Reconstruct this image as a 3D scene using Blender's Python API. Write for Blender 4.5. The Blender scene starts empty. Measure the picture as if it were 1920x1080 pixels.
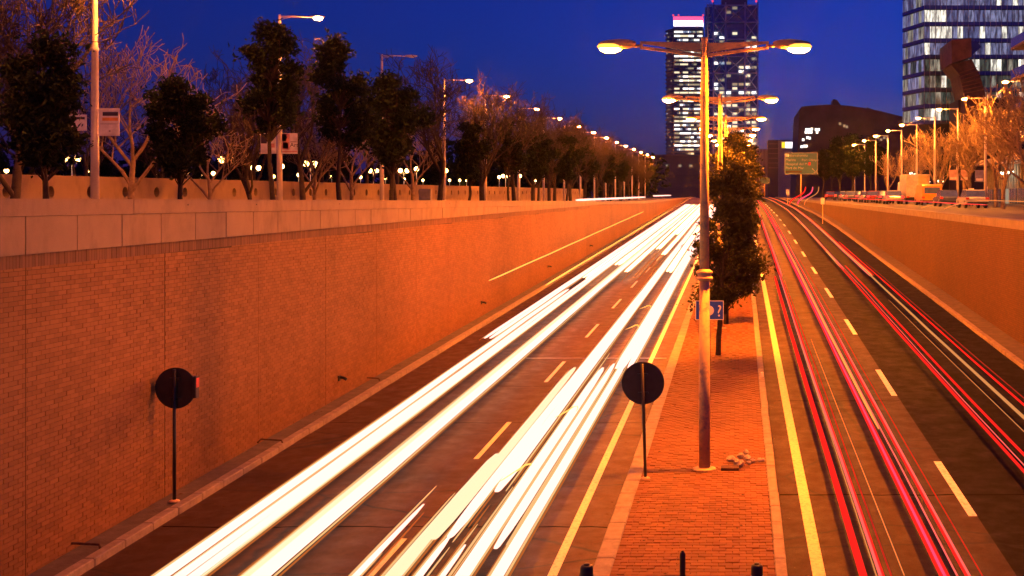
import bpy, math, random
import numpy as np
from mathutils import Vector, Matrix

random.seed(7); rng = np.random.default_rng(7)
S = bpy.context.scene
COL = S.collection
R = math.radians
F, VX, VY = 2070.0, 1385.0, 378.0          # focal length and vanishing point of the level street lines, in photo pixels

# ------------------------------------------------------------------ camera
cam_d = bpy.data.cameras.new('camera'); cam = bpy.data.objects.new('camera', cam_d); COL.objects.link(cam)
cam.rotation_euler = (R(90), 0, 0)
cam_d.sensor_width = 36.0; cam_d.lens = F * 36.0 / 1920.0
cam_d.shift_x = -(VX - 960) / 1920.0; cam_d.shift_y = -(540 - VY) / 1920.0
cam_d.clip_start = 0.1; cam_d.clip_end = 6000
S.camera = cam

# ------------------------------------------------------------------ sky (dusk, sun below the horizon, so no sun lamp)
W = bpy.data.worlds.new('World'); S.world = W; W.use_nodes = True
nt = W.node_tree; bg = nt.nodes['Background']
sky = nt.nodes.new('ShaderNodeTexSky'); sky.sky_type = 'NISHITA'; sky.sun_disc = False
sky.sun_elevation = R(-1.55); sky.sun_rotation = R(48); sky.ozone_density = 8.0; sky.air_density = 1.0
tint = nt.nodes.new('ShaderNodeMix'); tint.data_type = 'RGBA'; tint.blend_type = 'MULTIPLY'; tint.inputs[0].default_value = 1.0
tint.inputs[7].default_value = (0.75, 0.76, 0.94, 1)
nt.links.new(sky.outputs[0], tint.inputs[6]); 
# town glow: a faint even warm veil that thickens towards the whole horizon
tc = nt.nodes.new('ShaderNodeTexCoord'); sp = nt.nodes.new('ShaderNodeSeparateXYZ'); nt.links.new(tc.outputs['Generated'], sp.inputs[0])
mr = nt.nodes.new('ShaderNodeMapRange'); mr.inputs[1].default_value = 0.0; mr.inputs[2].default_value = 0.17; mr.inputs[3].default_value = 1.0; mr.inputs[4].default_value = 0.0
nt.links.new(sp.outputs[2], mr.inputs[0])
cn = nt.nodes.new('ShaderNodeTexNoise'); cn.inputs['Scale'].default_value = 3.0; cn.inputs['Detail'].default_value = 4
mpc = nt.nodes.new('ShaderNodeMapping'); mpc.inputs['Scale'].default_value = (1, 1, 3.2); nt.links.new(tc.outputs['Generated'], mpc.inputs[0]); nt.links.new(mpc.outputs[0], cn.inputs['Vector'])
glow = nt.nodes.new('ShaderNodeMix'); glow.data_type = 'RGBA'; glow.blend_type = 'ADD'
glow.inputs[7].default_value = (0.012, 0.004, 0.10, 1)
mm = nt.nodes.new('ShaderNodeMath'); mm.operation = 'MULTIPLY'; nt.links.new(mr.outputs[0], mm.inputs[0]); nt.links.new(cn.outputs[0], mm.inputs[1])
nt.links.new(mm.outputs[0], glow.inputs[0]); nt.links.new(tint.outputs[2], glow.inputs[6])
nt.links.new(glow.outputs[2], bg.inputs[0]); bg.inputs[1].default_value = 1.35      # sun already set: the dusk sky itself is this dim
S.view_settings.view_transform = 'Standard'; S.view_settings.look = 'None'; S.view_settings.exposure = 0.0; S.view_settings.gamma = 1.0
S.view_settings.use_curve_mapping = False
S.cycles.use_denoising = True; S.cycles.max_bounces = 5; S.cycles.diffuse_bounces = 3; S.cycles.glossy_bounces = 3
S.cycles.sample_clamp_indirect = 4.0; S.cycles.sample_clamp_direct = 0.0
S.cycles.caustics_reflective = False; S.cycles.caustics_refractive = False; S.cycles.use_light_tree = True
S.render.film_transparent = False

# ------------------------------------------------------------------ the lie of the land (x right, y ahead, z up, eye at 0)
def lerp_tab(tab, y):
    return float(np.interp(y, [t[0] for t in tab], [t[1] for t in tab]))
LROAD = [(-60, -8.97), (275, 0.91), (300, 1.10), (3000, 1.10)]
RROAD = [(-60, -8.6), (0, -7.3), (15, -6.83), (22.8, -6.5), (34, -6.05), (44, -5.6), (57, -5.0), (77, -4.15), (96, -3.32), (113, -2.62),
         (140, -1.75), (170, -1.1), (210, -0.25), (250, 0.5), (300, 1.10), (3000, 1.10)]
ZST = [(-60, -1.67), (300, 1.14), (3000, 1.14)]
def zl(y): return lerp_tab(LROAD, y)
def zr(y): return lerp_tab(RROAD, y)
def zs(y): return lerp_tab(ZST, y)
def zm(y, x=0.0):
    t = min(1, max(0, (x + 2.58) / 3.45)); return zl(y) * (1 - t) + zr(y) * t + 0.15
XWL, XWR = -12.4, 11.0
YS = sorted(set([-20, -10, 0, 8] + list(range(12, 124, 3)) + list(range(124, 305, 8)) + [250, 275, 300]))

# ------------------------------------------------------------------ mesh helpers
class MB:
    def __init__(s): s.v = []; s.f = []
    def add(s, vs, fs):
        n = len(s.v); s.v += [tuple(p) for p in vs]; s.f += [tuple(i + n for i in f) for f in fs]; return s
    def box(s, x0, x1, y0, y1, z0, z1):
        return s.add([(x0,y0,z0),(x1,y0,z0),(x1,y1,z0),(x0,y1,z0),(x0,y0,z1),(x1,y0,z1),(x1,y1,z1),(x0,y1,z1)],
                     [(0,3,2,1),(4,5,6,7),(0,1,5,4),(1,2,6,5),(2,3,7,6),(3,0,4,7)])
    def cbox(s, x0, x1, y0, y1, z0, z1, b=0.02):
        # box with chamfered vertical and top edges
        w = [(x0+b,y0),(x1-b,y0),(x1,y0+b),(x1,y1-b),(x1-b,y1),(x0+b,y1),(x0,y1-b),(x0,y0+b)]
        cx, cy = (x0+x1)/2, (y0+y1)/2
        i = [(cx+(x-cx)*(1-2*b/(x1-x0)), cy+(y-cy)*(1-2*b/(y1-y0))) for x, y in w]
        vs = [(x,y,z0) for x,y in w] + [(x,y,z1-b) for x,y in w] + [(x,y,z1) for x,y in i]
        fs = [tuple(range(7,-1,-1)), tuple(range(16,24))]
        for L in (0, 8):
            for k in range(8): fs.append((L+k, L+(k+1)%8, L+8+(k+1)%8, L+8+k))
        return s.add(vs, fs)
    def tube(s, pts, rad, n=8, caps=True, sx=1.0, sz=1.0):
        pts = [Vector(p) for p in pts]; m = len(pts)
        if not hasattr(rad, '__len__'): rad = [rad] * m
        vs = []; up = Vector((0, 0, 1))
        for i, p in enumerate(pts):
            d = (pts[min(i+1, m-1)] - pts[max(i-1, 0)])
            if d.length < 1e-9: d = Vector((0, 1, 0))
            d.normalize()
            a = d.cross(up)
            if a.length < 1e-3: a = Vector((1, 0, 0))
            a.normalize(); b = a.cross(d).normalized()
            for k in range(n):
                t = 2 * math.pi * k / n
                vs.append(p + a * (math.cos(t) * rad[i] * sx) + b * (math.sin(t) * rad[i] * sz))
        fs = []
        for i in range(m - 1):
            for k in range(n):
                fs.append((i*n+k, i*n+(k+1)%n, (i+1)*n+(k+1)%n, (i+1)*n+k))
        if caps: fs += [tuple(range(n-1, -1, -1)), tuple((m-1)*n+k for k in range(n))]
        return s.add(vs, fs)
    def lathe(s, prof, n=16, c=(0, 0, 0), sx=1.0, sy=1.0):
        vs = []
        for r, z in prof:
            for k in range(n):
                t = 2*math.pi*k/n; vs.append((c[0]+math.cos(t)*r*sx, c[1]+math.sin(t)*r*sy, c[2]+z))
        fs = []
        for i in range(len(prof)-1):
            for k in range(n): fs.append((i*n+k, i*n+(k+1)%n, (i+1)*n+(k+1)%n, (i+1)*n+k))
        fs += [tuple(range(n-1,-1,-1)), tuple((len(prof)-1)*n+k for k in range(n))]
        return s.add(vs, fs)
    def ell(s, c, rx, ry, rz, n=12, m=7):
        prof = [(max(1e-3, math.sin(math.pi*i/m)), -math.cos(math.pi*i/m)) for i in range(m+1)]
        q = MB().lathe([(r, z*rz) for r, z in prof], n, (0,0,0), rx, ry)
        return s.add([(x+c[0], y+c[1], z+c[2]) for x, y, z in q.v], q.f)
    def prism(s, poly, axis, a, b):
        # polygon in the two other axes, extruded along axis from a to b
        n = len(poly)
        def P(u, v, w): return {'x': (w, u, v), 'y': (u, w, v), 'z': (u, v, w)}[axis]
        return s.add([P(u, v, a) for u, v in poly] + [P(u, v, b) for u, v in poly],
                     [tuple(range(n)), tuple(range(2*n-1, n-1, -1))] + [(k, n+k, n+(k+1)%n, (k+1)%n) for k in range(n)])
    def mesh(s, name='m', mat=None, smooth=False):
        me = bpy.data.meshes.new(name); me.from_pydata(s.v, [], s.f); me.update()
        if mat: me.materials.append(mat)
        if smooth: me.shade_smooth()
        return me
    def build(s, name, mat, parent=None, smooth=False, **k):
        return link(name, s.mesh(name, mat, smooth), parent, **k)

def link(name, data, parent=None, loc=None, rot=None, scale=None, kind=None):
    o = bpy.data.objects.new(name, data); COL.objects.link(o)
    if parent: o.parent = parent
    if loc is not None: o.location = loc
    if rot is not None: o.rotation_euler = rot
    if scale is not None: o.scale = scale
    if kind: o['kind'] = kind
    return o
def tag(o, label, cat, group=None):
    o['label'] = label; o['category'] = cat
    if group: o['group'] = group
    return o
def thing(name, label, cat, loc=(0, 0, 0), rz=0, group=None):
    o = link(name, None, None, loc, (0, 0, rz)); return tag(o, label, cat, group)
KIDS = {}
def copy_tree(o, parent=None):
    c = o.copy(); COL.objects.link(c); c.parent = parent
    for ch in o.children: copy_tree(ch, c)
    return c
def np_mesh(name, v, f, mat):
    me = bpy.data.meshes.new(name); v = np.asarray(v, np.float32); f = np.asarray(f, np.int32)
    me.vertices.add(len(v)); me.vertices.foreach_set('co', v.ravel())
    k = f.shape[1]; me.loops.add(f.size); me.loops.foreach_set('vertex_index', f.ravel())
    me.polygons.add(len(f)); me.polygons.foreach_set('loop_start', np.arange(len(f), dtype=np.int32) * k)
    me.polygons.foreach_set('loop_total', np.full(len(f), k, np.int32))
    me.materials.append(mat); me.update(calc_edges=True); me.validate(); me.shade_flat(); return me
def boxes_mesh(name, B, mat, faces=(0,1,2,3,4,5)):
    # B: n x 6 array of x0,x1,y0,y1,z0,z1 ; a 'tone' value per box
    B = np.asarray(B, np.float32); n = len(B)
    ix = np.array([[0,2,4],[1,2,4],[1,3,4],[0,3,4],[0,2,5],[1,2,5],[1,3,5],[0,3,5]])
    v = B[:, ix].reshape(-1, 3)
    q = np.array([(0,3,2,1),(4,5,6,7),(0,1,5,4),(1,2,6,5),(2,3,7,6),(3,0,4,7)])[list(faces)]
    f = (q[None] + (np.arange(n) * 8)[:, None, None]).reshape(-1, 4)
    me = np_mesh(name, v, f, mat)
    if len(me.polygons) == len(f):
        at = me.attributes.new('tone', 'FLOAT', 'FACE'); at.data.foreach_set('value', np.repeat(rng.random(n).astype(np.float32), len(q)))
    return me
ORD = ['nearest', 'second nearest', 'third nearest', 'fourth nearest', 'fifth nearest', 'sixth nearest', 'seventh nearest', 'eighth nearest', 'ninth nearest', 'tenth nearest',
       'eleventh nearest', 'twelfth nearest', 'thirteenth nearest', 'fourteenth nearest', 'fifteenth nearest', 'sixteenth nearest', 'seventeenth nearest', 'eighteenth nearest',
       'nineteenth nearest', 'twentieth nearest', 'twenty-first nearest', 'twenty-second nearest', 'twenty-third nearest', 'twenty-fourth nearest', 'twenty-fifth nearest']
ORD += ['twenty-sixth nearest', 'twenty-seventh nearest', 'twenty-eighth nearest', 'twenty-ninth nearest', 'thirtieth nearest', 'thirty-first nearest', 'thirty-second nearest', 'thirty-third nearest', 'thirty-fourth nearest']
ORDL = ['leftmost'] + [o.replace(' nearest', '') + ' from left' for o in ORD[1:]]

# ------------------------------------------------------------------ materials
def new_mat(name):
    m = bpy.data.materials.new(name); m.use_nodes = True; t = m.node_tree
    return m, t, t.nodes['Principled BSDF']
def ramp(t, src, stops):
    r = t.nodes.new('ShaderNodeValToRGB'); e = r.color_ramp.elements
    while len(e) < len(stops): e.new(0.5)
    for el, (p, c) in zip(e, stops): el.position = p; el.color = (*c, 1) if len(c) == 3 else c
    t.links.new(src, r.inputs[0]); return r.outputs[0]
def noise(t, scale, detail=4, rough=0.6, vec=None, stretch=None):
    n = t.nodes.new('ShaderNodeTexNoise'); n.inputs['Scale'].default_value = scale; n.inputs['Detail'].default_value = detail; n.inputs['Roughness'].default_value = rough
    if vec is None:
        g = t.nodes.new('ShaderNodeNewGeometry'); vec = g.outputs['Position']
    if stretch:
        mp = t.nodes.new('ShaderNodeMapping'); mp.inputs['Scale'].default_value = stretch; t.links.new(vec, mp.inputs[0]); vec = mp.outputs[0]
    t.links.new(vec, n.inputs['Vector']); return n.outputs[0]
def mixc(t, fac, a, b, mode='MIX'):
    m = t.nodes.new('ShaderNodeMix'); m.data_type = 'RGBA'; m.blend_type = mode
    for i, x in ((0, fac), (6, a), (7, b)):
        if hasattr(x, 'links'): t.links.new(x, m.inputs[i])
        else: m.inputs[i].default_value = x if i == 0 else (*x, 1)
    return m.outputs[2]
def bump(t, b, h, s, d=0.02):
    n = t.nodes.new('ShaderNodeBump'); n.inputs['Strength'].default_value = s; n.inputs['Distance'].default_value = d
    t.links.new(h, n.inputs['Height']); t.links.new(n.outputs[0], b.inputs['Normal'])
def surf(name, col, rough=0.7, metal=0.0, var=0.25, scale=3.0, bmp=0.0, bscale=40, spec=0.5, dirt=None):
    m, t, b = new_mat(name)
    b.inputs['Roughness'].default_value = rough; b.inputs['Metallic'].default_value = metal; b.inputs['Specular IOR Level'].default_value = spec
    lo = tuple(c * (1 - var) for c in col); hi = tuple(min(1, c * (1 + var)) for c in col)
    c = ramp(t, noise(t, scale, 6), [(0.3, lo), (0.7, hi)])
    if dirt:
        d = ramp(t, noise(t, dirt[0], 5, 0.65, stretch=dirt[2] if len(dirt) > 2 else None), [(0.5, (0, 0, 0)), (0.72, (1, 1, 1))])
        c = mixc(t, d, c, dirt[1])
    t.links.new(c, b.inputs['Base Color'])
    if bmp: bump(t, b, noise(t, bscale, 5), bmp)
    return m
def emit(name, col, strength, base=(0.0, 0.0, 0.0)):
    m, t, b = new_mat(name); b.inputs['Base Color'].default_value = (*base, 1); b.inputs['Emission Color'].default_value = (*col, 1)
    b.inputs['Emission Strength'].default_value = strength; b.inputs['Roughness'].default_value = 0.6; b.inputs['Specular IOR Level'].default_value = 0.0; return m

def asphalt(name, c0, c1, rough=0.55, spec=0.25):
    m, t, b = new_mat(name)
    big = noise(t, 1.3, 4, 0.55, stretch=(1, 0.02, 1)); fine = noise(t, 55, 4, 0.8)
    c = ramp(t, big, [(0.3, c0), (0.72, c1)])
    sp_ = ramp(t, fine, [(0.25, (0.5, 0.5, 0.5)), (0.55, (1, 1, 1)), (0.72, (1.5, 1.5, 1.5)), (0.86, (5, 5, 5))])
    c = mixc(t, 1.0, c, sp_, 'MULTIPLY')
    st = ramp(t, noise(t, 0.8, 6, 0.7, stretch=(1, 0.35, 1)), [(0.64, (0, 0, 0)), (0.8, (.6, .6, .6))]); c = mixc(t, st, c, tuple(x * 0.62 for x in c0))
    # transverse cracks and sealed joints
    vo = t.nodes.new('ShaderNodeTexVoronoi'); vo.feature = 'DISTANCE_TO_EDGE'; vo.inputs['Scale'].default_value = 0.22
    g = t.nodes.new('ShaderNodeNewGeometry'); mp = t.nodes.new('ShaderNodeMapping'); mp.inputs['Scale'].default_value = (0.6, 1.2, 0); t.links.new(g.outputs['Position'], mp.inputs[0])
    wob = mixc(t, 0.12, mp.outputs[0], noise_col(t, 1.5)); t.links.new(wob, vo.inputs['Vector'])
    gr = ramp(t, noise(t, 7, 5, 0.75), [(0.3, (0.72, 0.72, 0.72)), (0.7, (1.25, 1.25, 1.25))]); c = mixc(t, 1.0, c, gr, 'MULTIPLY')
    ck = ramp(t, vo.outputs[0], [(0.0, (1, 1, 1)), (0.009, (0, 0, 0))]); c = mixc(t, ck, c, (0.012, 0.012, 0.012))
    t.links.new(c, b.inputs['Base Color']); b.inputs['Specular IOR Level'].default_value = spec
    rr = ramp(t, noise(t, 2.0, 5), [(0.3, (rough - .1,) * 3), (0.7, (rough + .15,) * 3)]); t.links.new(rr, b.inputs['Roughness'])
    bump(t, b, fine, 0.5, 0.012); return m
def noise_col(t, scale):
    n = t.nodes.new('ShaderNodeTexNoise'); n.inputs['Scale'].default_value = scale
    g = t.nodes.new('ShaderNodeNewGeometry'); t.links.new(g.outputs['Position'], n.inputs['Vector']); return n.outputs['Color']
def brick_tex(name, c0, c1, mortar):
    # brickwork seen from too far to pick the bricks apart, laid in the wall's own y-z plane
    m, t, b = new_mat(name)
    g = t.nodes.new('ShaderNodeNewGeometry'); s_ = t.nodes.new('ShaderNodeSeparateXYZ'); t.links.new(g.outputs['Position'], s_.inputs[0])
    cb = t.nodes.new('ShaderNodeCombineXYZ'); t.links.new(s_.outputs[1], cb.inputs[0]); t.links.new(s_.outputs[2], cb.inputs[1])
    br = t.nodes.new('ShaderNodeTexBrick'); br.inputs['Scale'].default_value = 1.0; br.inputs['Brick Width'].default_value = 0.25; br.inputs['Row Height'].default_value = 0.085
    br.inputs['Mortar Size'].default_value = 0.008; br.inputs['Mortar Smooth'].default_value = 0.3
    br.inputs['Color1'].default_value = (*c0, 1); br.inputs['Color2'].default_value = (*c1, 1); br.inputs['Mortar'].default_value = (*mortar, 1)
    t.links.new(cb.outputs[0], br.inputs['Vector'])
    n1 = ramp(t, noise(t, 0.25, 5, 0.6), [(0.3, (0.82, 0.82, 0.82)), (0.7, (1.1, 1.1, 1.1))]); c = mixc(t, 1.0, br.outputs[0], n1, 'MULTIPLY')
    d = ramp(t, noise(t, 1.0, 6, 0.7, stretch=(1, 1.6, 0.3)), [(0.58, (0, 0, 0)), (0.8, (0.6, 0.6, 0.6))]); c = mixc(t, d, c, tuple(x * 0.35 for x in c0))
    t.links.new(c, b.inputs['Base Color']); b.inputs['Roughness'].default_value = 0.85; bump(t, b, br.outputs['Fac'], -0.5, 0.01); return m
def brick_mat(name, c0, c1):
    m, t, b = new_mat(name)
    a = t.nodes.new('ShaderNodeAttribute'); a.attribute_name = 'tone'
    oi = t.nodes.new('ShaderNodeObjectInfo')
    ad = t.nodes.new('ShaderNodeMath'); ad.operation = 'ADD'; t.links.new(a.outputs['Fac'], ad.inputs[0]); t.links.new(oi.outputs['Random'], ad.inputs[1])
    fr = t.nodes.new('ShaderNodeMath'); fr.operation = 'FRACT'; t.links.new(ad.outputs[0], fr.inputs[0])
    c = ramp(t, fr.outputs[0], [(0.0, c0), (0.9, c1)])
    c = mixc(t, 1.0, c, ramp(t, noise(t, 0.25, 4, 0.55), [(0.3, (0.86, 0.86, 0.86)), (0.7, (1.1, 1.1, 1.1))]), 'MULTIPLY')
    d = ramp(t, noise(t, 1.0, 6, 0.7, stretch=(1, 1.6, 0.3)), [(0.6, (0, 0, 0)), (0.82, (0.5, 0.5, 0.5))]); c = mixc(t, d, c, tuple(x * 0.4 for x in c0))
    t.links.new(c, b.inputs['Base Color']); b.inputs['Roughness'].default_value = 0.82; bump(t, b, noise(t, 60, 4), 0.35, 0.006); return m

M = {}
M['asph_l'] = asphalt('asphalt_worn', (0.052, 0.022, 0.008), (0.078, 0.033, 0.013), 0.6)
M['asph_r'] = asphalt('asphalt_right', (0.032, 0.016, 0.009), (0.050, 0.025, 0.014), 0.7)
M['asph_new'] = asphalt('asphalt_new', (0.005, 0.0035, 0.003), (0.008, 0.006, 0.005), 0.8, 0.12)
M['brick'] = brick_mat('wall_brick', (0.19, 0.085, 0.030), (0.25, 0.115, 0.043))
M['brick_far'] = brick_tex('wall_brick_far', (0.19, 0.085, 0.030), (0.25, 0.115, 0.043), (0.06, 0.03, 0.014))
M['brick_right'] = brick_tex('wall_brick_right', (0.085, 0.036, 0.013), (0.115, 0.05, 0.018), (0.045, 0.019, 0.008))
M['soldier'] = brick_mat('soldier_brick', (0.13, 0.066, 0.042), (0.18, 0.09, 0.056))
M['mortar'] = surf('mortar', (0.05, 0.026, 0.014), 0.9)
M['coping'] = surf('coping_concrete', (0.25, 0.185, 0.125), 0.8, var=0.12, scale=1.1, bmp=0.25, bscale=50, dirt=(1.1, (0.17, 0.12, 0.08), (1, 1.2, 0.6)))
M['concrete'] = surf('concrete', (0.2, 0.175, 0.15), 0.85, var=0.2, scale=2, bmp=0.3, dirt=(1.6, (0.16, 0.14, 0.12)))
M['kerb'] = surf('kerb_stone', (0.30, 0.25, 0.19), 0.8, var=0.2, scale=5, bmp=0.35, bscale=30, dirt=(3, (0.2, 0.16, 0.13)))
M['walk'] = surf('walkway_concrete', (0.11, 0.09, 0.075), 0.9, var=0.3, scale=3, bmp=0.5, bscale=18, dirt=(1.8, (0.08, 0.065, 0.055)))
M['paver'] = brick_mat('paver_clay', (0.185, 0.076, 0.024), (0.25, 0.104, 0.034))
M['paver_bed'] = surf('paver_bed', (0.07, 0.04, 0.025), 0.95, bmp=0.4)
M['ground'] = surf('street_paving', (0.1, 0.09, 0.08), 0.85, var=0.25, scale=0.6, bmp=0.3)
M['yellow'] = surf('yellow_paint', (0.82, 0.80, 0.42), 0.7, var=0.08, scale=8, spec=.2, dirt=(14, (0.5, 0.45, 0.2)))
M['white'] = surf('white_paint', (0.78, 0.76, 0.7), 0.6, var=0.12, scale=8, dirt=(9, (0.4, 0.36, 0.3)))
M['galv'] = surf('galvanised_paint', (0.82, 0.56, 0.22), 0.6, 0.0, var=0.08, scale=4, spec=.12, dirt=(5, (0.3, 0.24, 0.2)))
M['galv_l'] = surf('pale_pole_paint', (0.62, 0.58, 0.54), 0.4, 0.1, var=0.1, scale=4)
M['dark'] = surf('black_paint', (0.022, 0.02, 0.02), 0.45, var=0.3, scale=6)
M['signback'] = surf('sign_back', (0.045, 0.03, 0.03), 0.5, 0.3, var=0.3, scale=4)
M['rust'] = surf('rusty_iron', (0.09, 0.045, 0.03), 0.8, 0.3, var=0.4, scale=12, bmp=0.4)
M['signface'] = surf('sign_white', (0.75, 0.72, 0.7), 0.5)
M['signred'] = surf('sign_red', (0.5, 0.03, 0.03), 0.5)
M['blue'] = surf('sign_blue', (0.015, 0.07, 0.62), 0.4, var=0.1)
M['green'] = surf('sign_green', (0.002, 0.09, 0.16), 0.4, var=0.15)
M['rock'] = surf('pale_rock', (0.48, 0.40, 0.30), 0.9, var=0.35, scale=9, bmp=0.7, bscale=14)
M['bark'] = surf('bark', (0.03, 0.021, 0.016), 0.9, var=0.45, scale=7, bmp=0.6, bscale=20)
M['bark_shade'] = surf('plane_bark_shaded', (0.05, 0.035, 0.026), 0.9, var=0.4, scale=5, bmp=0.4, bscale=14)  # darker copy of the plane bark: shade put into colour for dimmer trees
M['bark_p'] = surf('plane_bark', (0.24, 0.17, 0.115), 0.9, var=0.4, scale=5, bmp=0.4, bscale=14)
M['lamp'] = emit('sodium_lens', (1.0, 0.20, 0.008), 13500)
M['lamp_l'] = emit('sodium_lens_street', (1.0, 0.22, 0.018), 5000); M['lamp_rt'] = emit('sodium_lens_right', (1.0, 0.26, 0.02), 9500); M['lamp_dim2'] = emit('sodium_lens_part_dimmed', (1.0, 0.20, 0.008), 9500); M['lamp_dim'] = emit('sodium_lens_dimmed', (1.0, 0.20, 0.008), 1500)
M['lamp_glow_rim'] = emit('sodium_refractor', (1.0, 0.40, 0.05), 3.0); M['globe'] = emit('globe_lamp', (1.0, 0.52, 0.15), 18)
M['trail'] = emit('headlight_trail', (1.0, 0.50, 0.40), 2.3)
M['trail_w'] = emit('headlight_trail_soft', (1.0, 0.72, 0.42), 1.35)
M['trail_f'] = emit('headlight_glow_fringe', (1.0, 0.52, 0.20), 1.0); M['trail_f2'] = emit('headlight_outer_glow', (1.0, 0.25, 0.05), 0.5); M['trail_far'] = emit('headlight_trail_far', (1.0, 0.42, 0.20), 6.0); M['trail_d'] = emit('tail_light_trail_dim', (1.0, 0.05, 0.03), 0.45); M['trail_y'] = emit('amber_trail', (1.0, 0.50, 0.10), 1.7)
M['trail_r'] = emit('tail_light_trail', (1.0, 0.018, 0.012), 1.15)
M['trail_p'] = emit('tail_light_trail_pink', (1.0, 0.12, 0.10), 1.3)
M['trail_m'] = emit('tail_light_trail_magenta', (1.0, 0.07, 0.16), 1.2)
M['trail_o'] = emit('tail_light_trail_orange', (1.0, 0.30, 0.06), 1.4)
M['trail_c'] = emit('cream_trail', (1.0, 0.38, 0.11), 0.72)
def leaf_mat(name, c0, c1):
    m, t, b = new_mat(name)
    c = ramp(t, noise(t, 2.4, 4), [(0.3, c0), (0.7, c1)]); t.links.new(c, b.inputs['Base Color']); b.inputs['Roughness'].default_value = 0.6; b.inputs['Specular IOR Level'].default_value = 0.12
    tr = t.nodes.new('ShaderNodeBsdfTranslucent'); t.links.new(c, tr.inputs[0]); mx = t.nodes.new('ShaderNodeMixShader'); mx.inputs[0].default_value = 0.25
    out = t.nodes['Material Output']; t.links.new(b.outputs[0], mx.inputs[1]); t.links.new(tr.outputs[0], mx.inputs[2]); t.links.new(mx.outputs[0], out.inputs[0]); return m
M['leaf'] = leaf_mat('evergreen_leaf', (0.009, 0.018, 0.008), (0.02, 0.032, 0.013))
M['leaf_m'] = leaf_mat('median_leaf', (0.028, 0.032, 0.012), (0.075, 0.07, 0.024))

# ================================================================== THE SETTING
def strip(name, x0, x1, zf, mat, ys, parent=None, kind='structure', dz=0.0, nx=1):
    v = []; f = []; n = nx + 1
    for y in ys:
        for k in range(n):
            x = x0 + (x1 - x0) * k / nx; v.append((x, y, (zf(y, x) if zf is zm else zf(y)) + dz))
    for i in range(len(ys) - 1):
        for k in range(nx): a = i * n + k; f.append((a, a + 1, a + n + 1, a + n))
    o = MB().add(v, f).build(name, mat, parent, kind=kind if not parent else None); return o
def slope_box(name, x0, x1, ys, zbf, ztf, mat, parent=None, kind=None):
    v = []; f = []
    for y in ys: v += [(x0, y, zbf(y)), (x1, y, zbf(y)), (x1, y, ztf(y)), (x0, y, ztf(y))]
    for i in range(len(ys) - 1):
        a = i * 4
        for k in range(4): f.append((a + k, a + (k + 1) % 4, a + 4 + (k + 1) % 4, a + 4 + k))
    f += [(3, 2, 1, 0), tuple(len(v) - 4 + k for k in range(4))]
    return MB().add(v, f).build(name, mat, parent, kind=kind)

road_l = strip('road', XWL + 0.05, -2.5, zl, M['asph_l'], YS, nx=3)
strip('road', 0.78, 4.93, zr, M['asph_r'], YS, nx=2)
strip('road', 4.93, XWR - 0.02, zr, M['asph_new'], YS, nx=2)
strip('ground', -1600, -12.7, zs, M['ground'], [-20, 20, 60, 100, 150, 200, 300, 600, 3000])
strip('ground', 11.3, 1600, zs, M['ground'], [-20, 20, 60, 100, 150, 200, 300, 600, 3000])
strip('ground', -12.7, 11.3, zs, M['asph_l'], [300, 400, 3000])

# painted markings ------------------------------------------------------------
def mark(name, xc, w, y0, y1, zf, mat, label=None):
    ys = [y0] + [y for y in YS if y0 + .3 < y < y1 - .3] + [y1]
    return strip(name, xc - w / 2, xc + w / 2, zf, mat, ys, dz=0.005)
mark('edge_line_marking', -3.3, 0.17, 8, 270, zl, M['yellow'])
mark('edge_line_marking', 1.43, 0.23, 8, 270, zr, M['yellow'])
for i in range(18):
    y = 7.6 + 9.9 * i
    if y > 10: mark('lane_dash_marking', -6.52, 0.13, y, y + 4.0, zl, M['yellow'] if i < 3 else M['white'])
for i in range(17):
    y = 22.9 - 11.6 + 11.5 * i
    mark('lane_dash_marking', 4.84, 0.18, y, y + 4.1, zr, M['white'])
# bright steel movement joint across the left carriageway
MB().box(-8.2, -2.75, 41.95, 42.03, zl(42) - .02, zl(42) + 0.012).build('movement_joint', surf('worn_steel', (0.6, 0.56, 0.5), 0.3, 0.8), kind='structure')

M['tar'] = surf('bitumen', (0.008, 0.006, 0.005), 0.95, var=.3, scale=6, spec=.05)
for (xa, xb, y, w_, zf) in [(.9, 9.85, 24.25, .07, zr), (.9, 4.9, 33.6, .05, zr), (.9, 9.85, 47.5, .06, zr), (-11.6, -2.6, 31.3, .04, zl), (-11.6, -2.6, 22.2, .05, zl), (-8.0, -5.2, 36.6, .05, zl)]:
    v_ = []; n_ = 24
    for k in range(n_ + 1):
        x = xa + (xb - xa) * k / n_; yy = y + random.gauss(0, .02); v_ += [(x, yy - w_ / 2, zf(yy - w_ / 2) + .004), (x, yy + w_ / 2 * random.uniform(.5, 1.4), zf(yy + w_ / 2) + .004)]
    MB().add(v_, [(2*k, 2*k+2, 2*k+3, 2*k+1) for k in range(n_)]).build('tar_joint', M['tar'], kind='structure')
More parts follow.
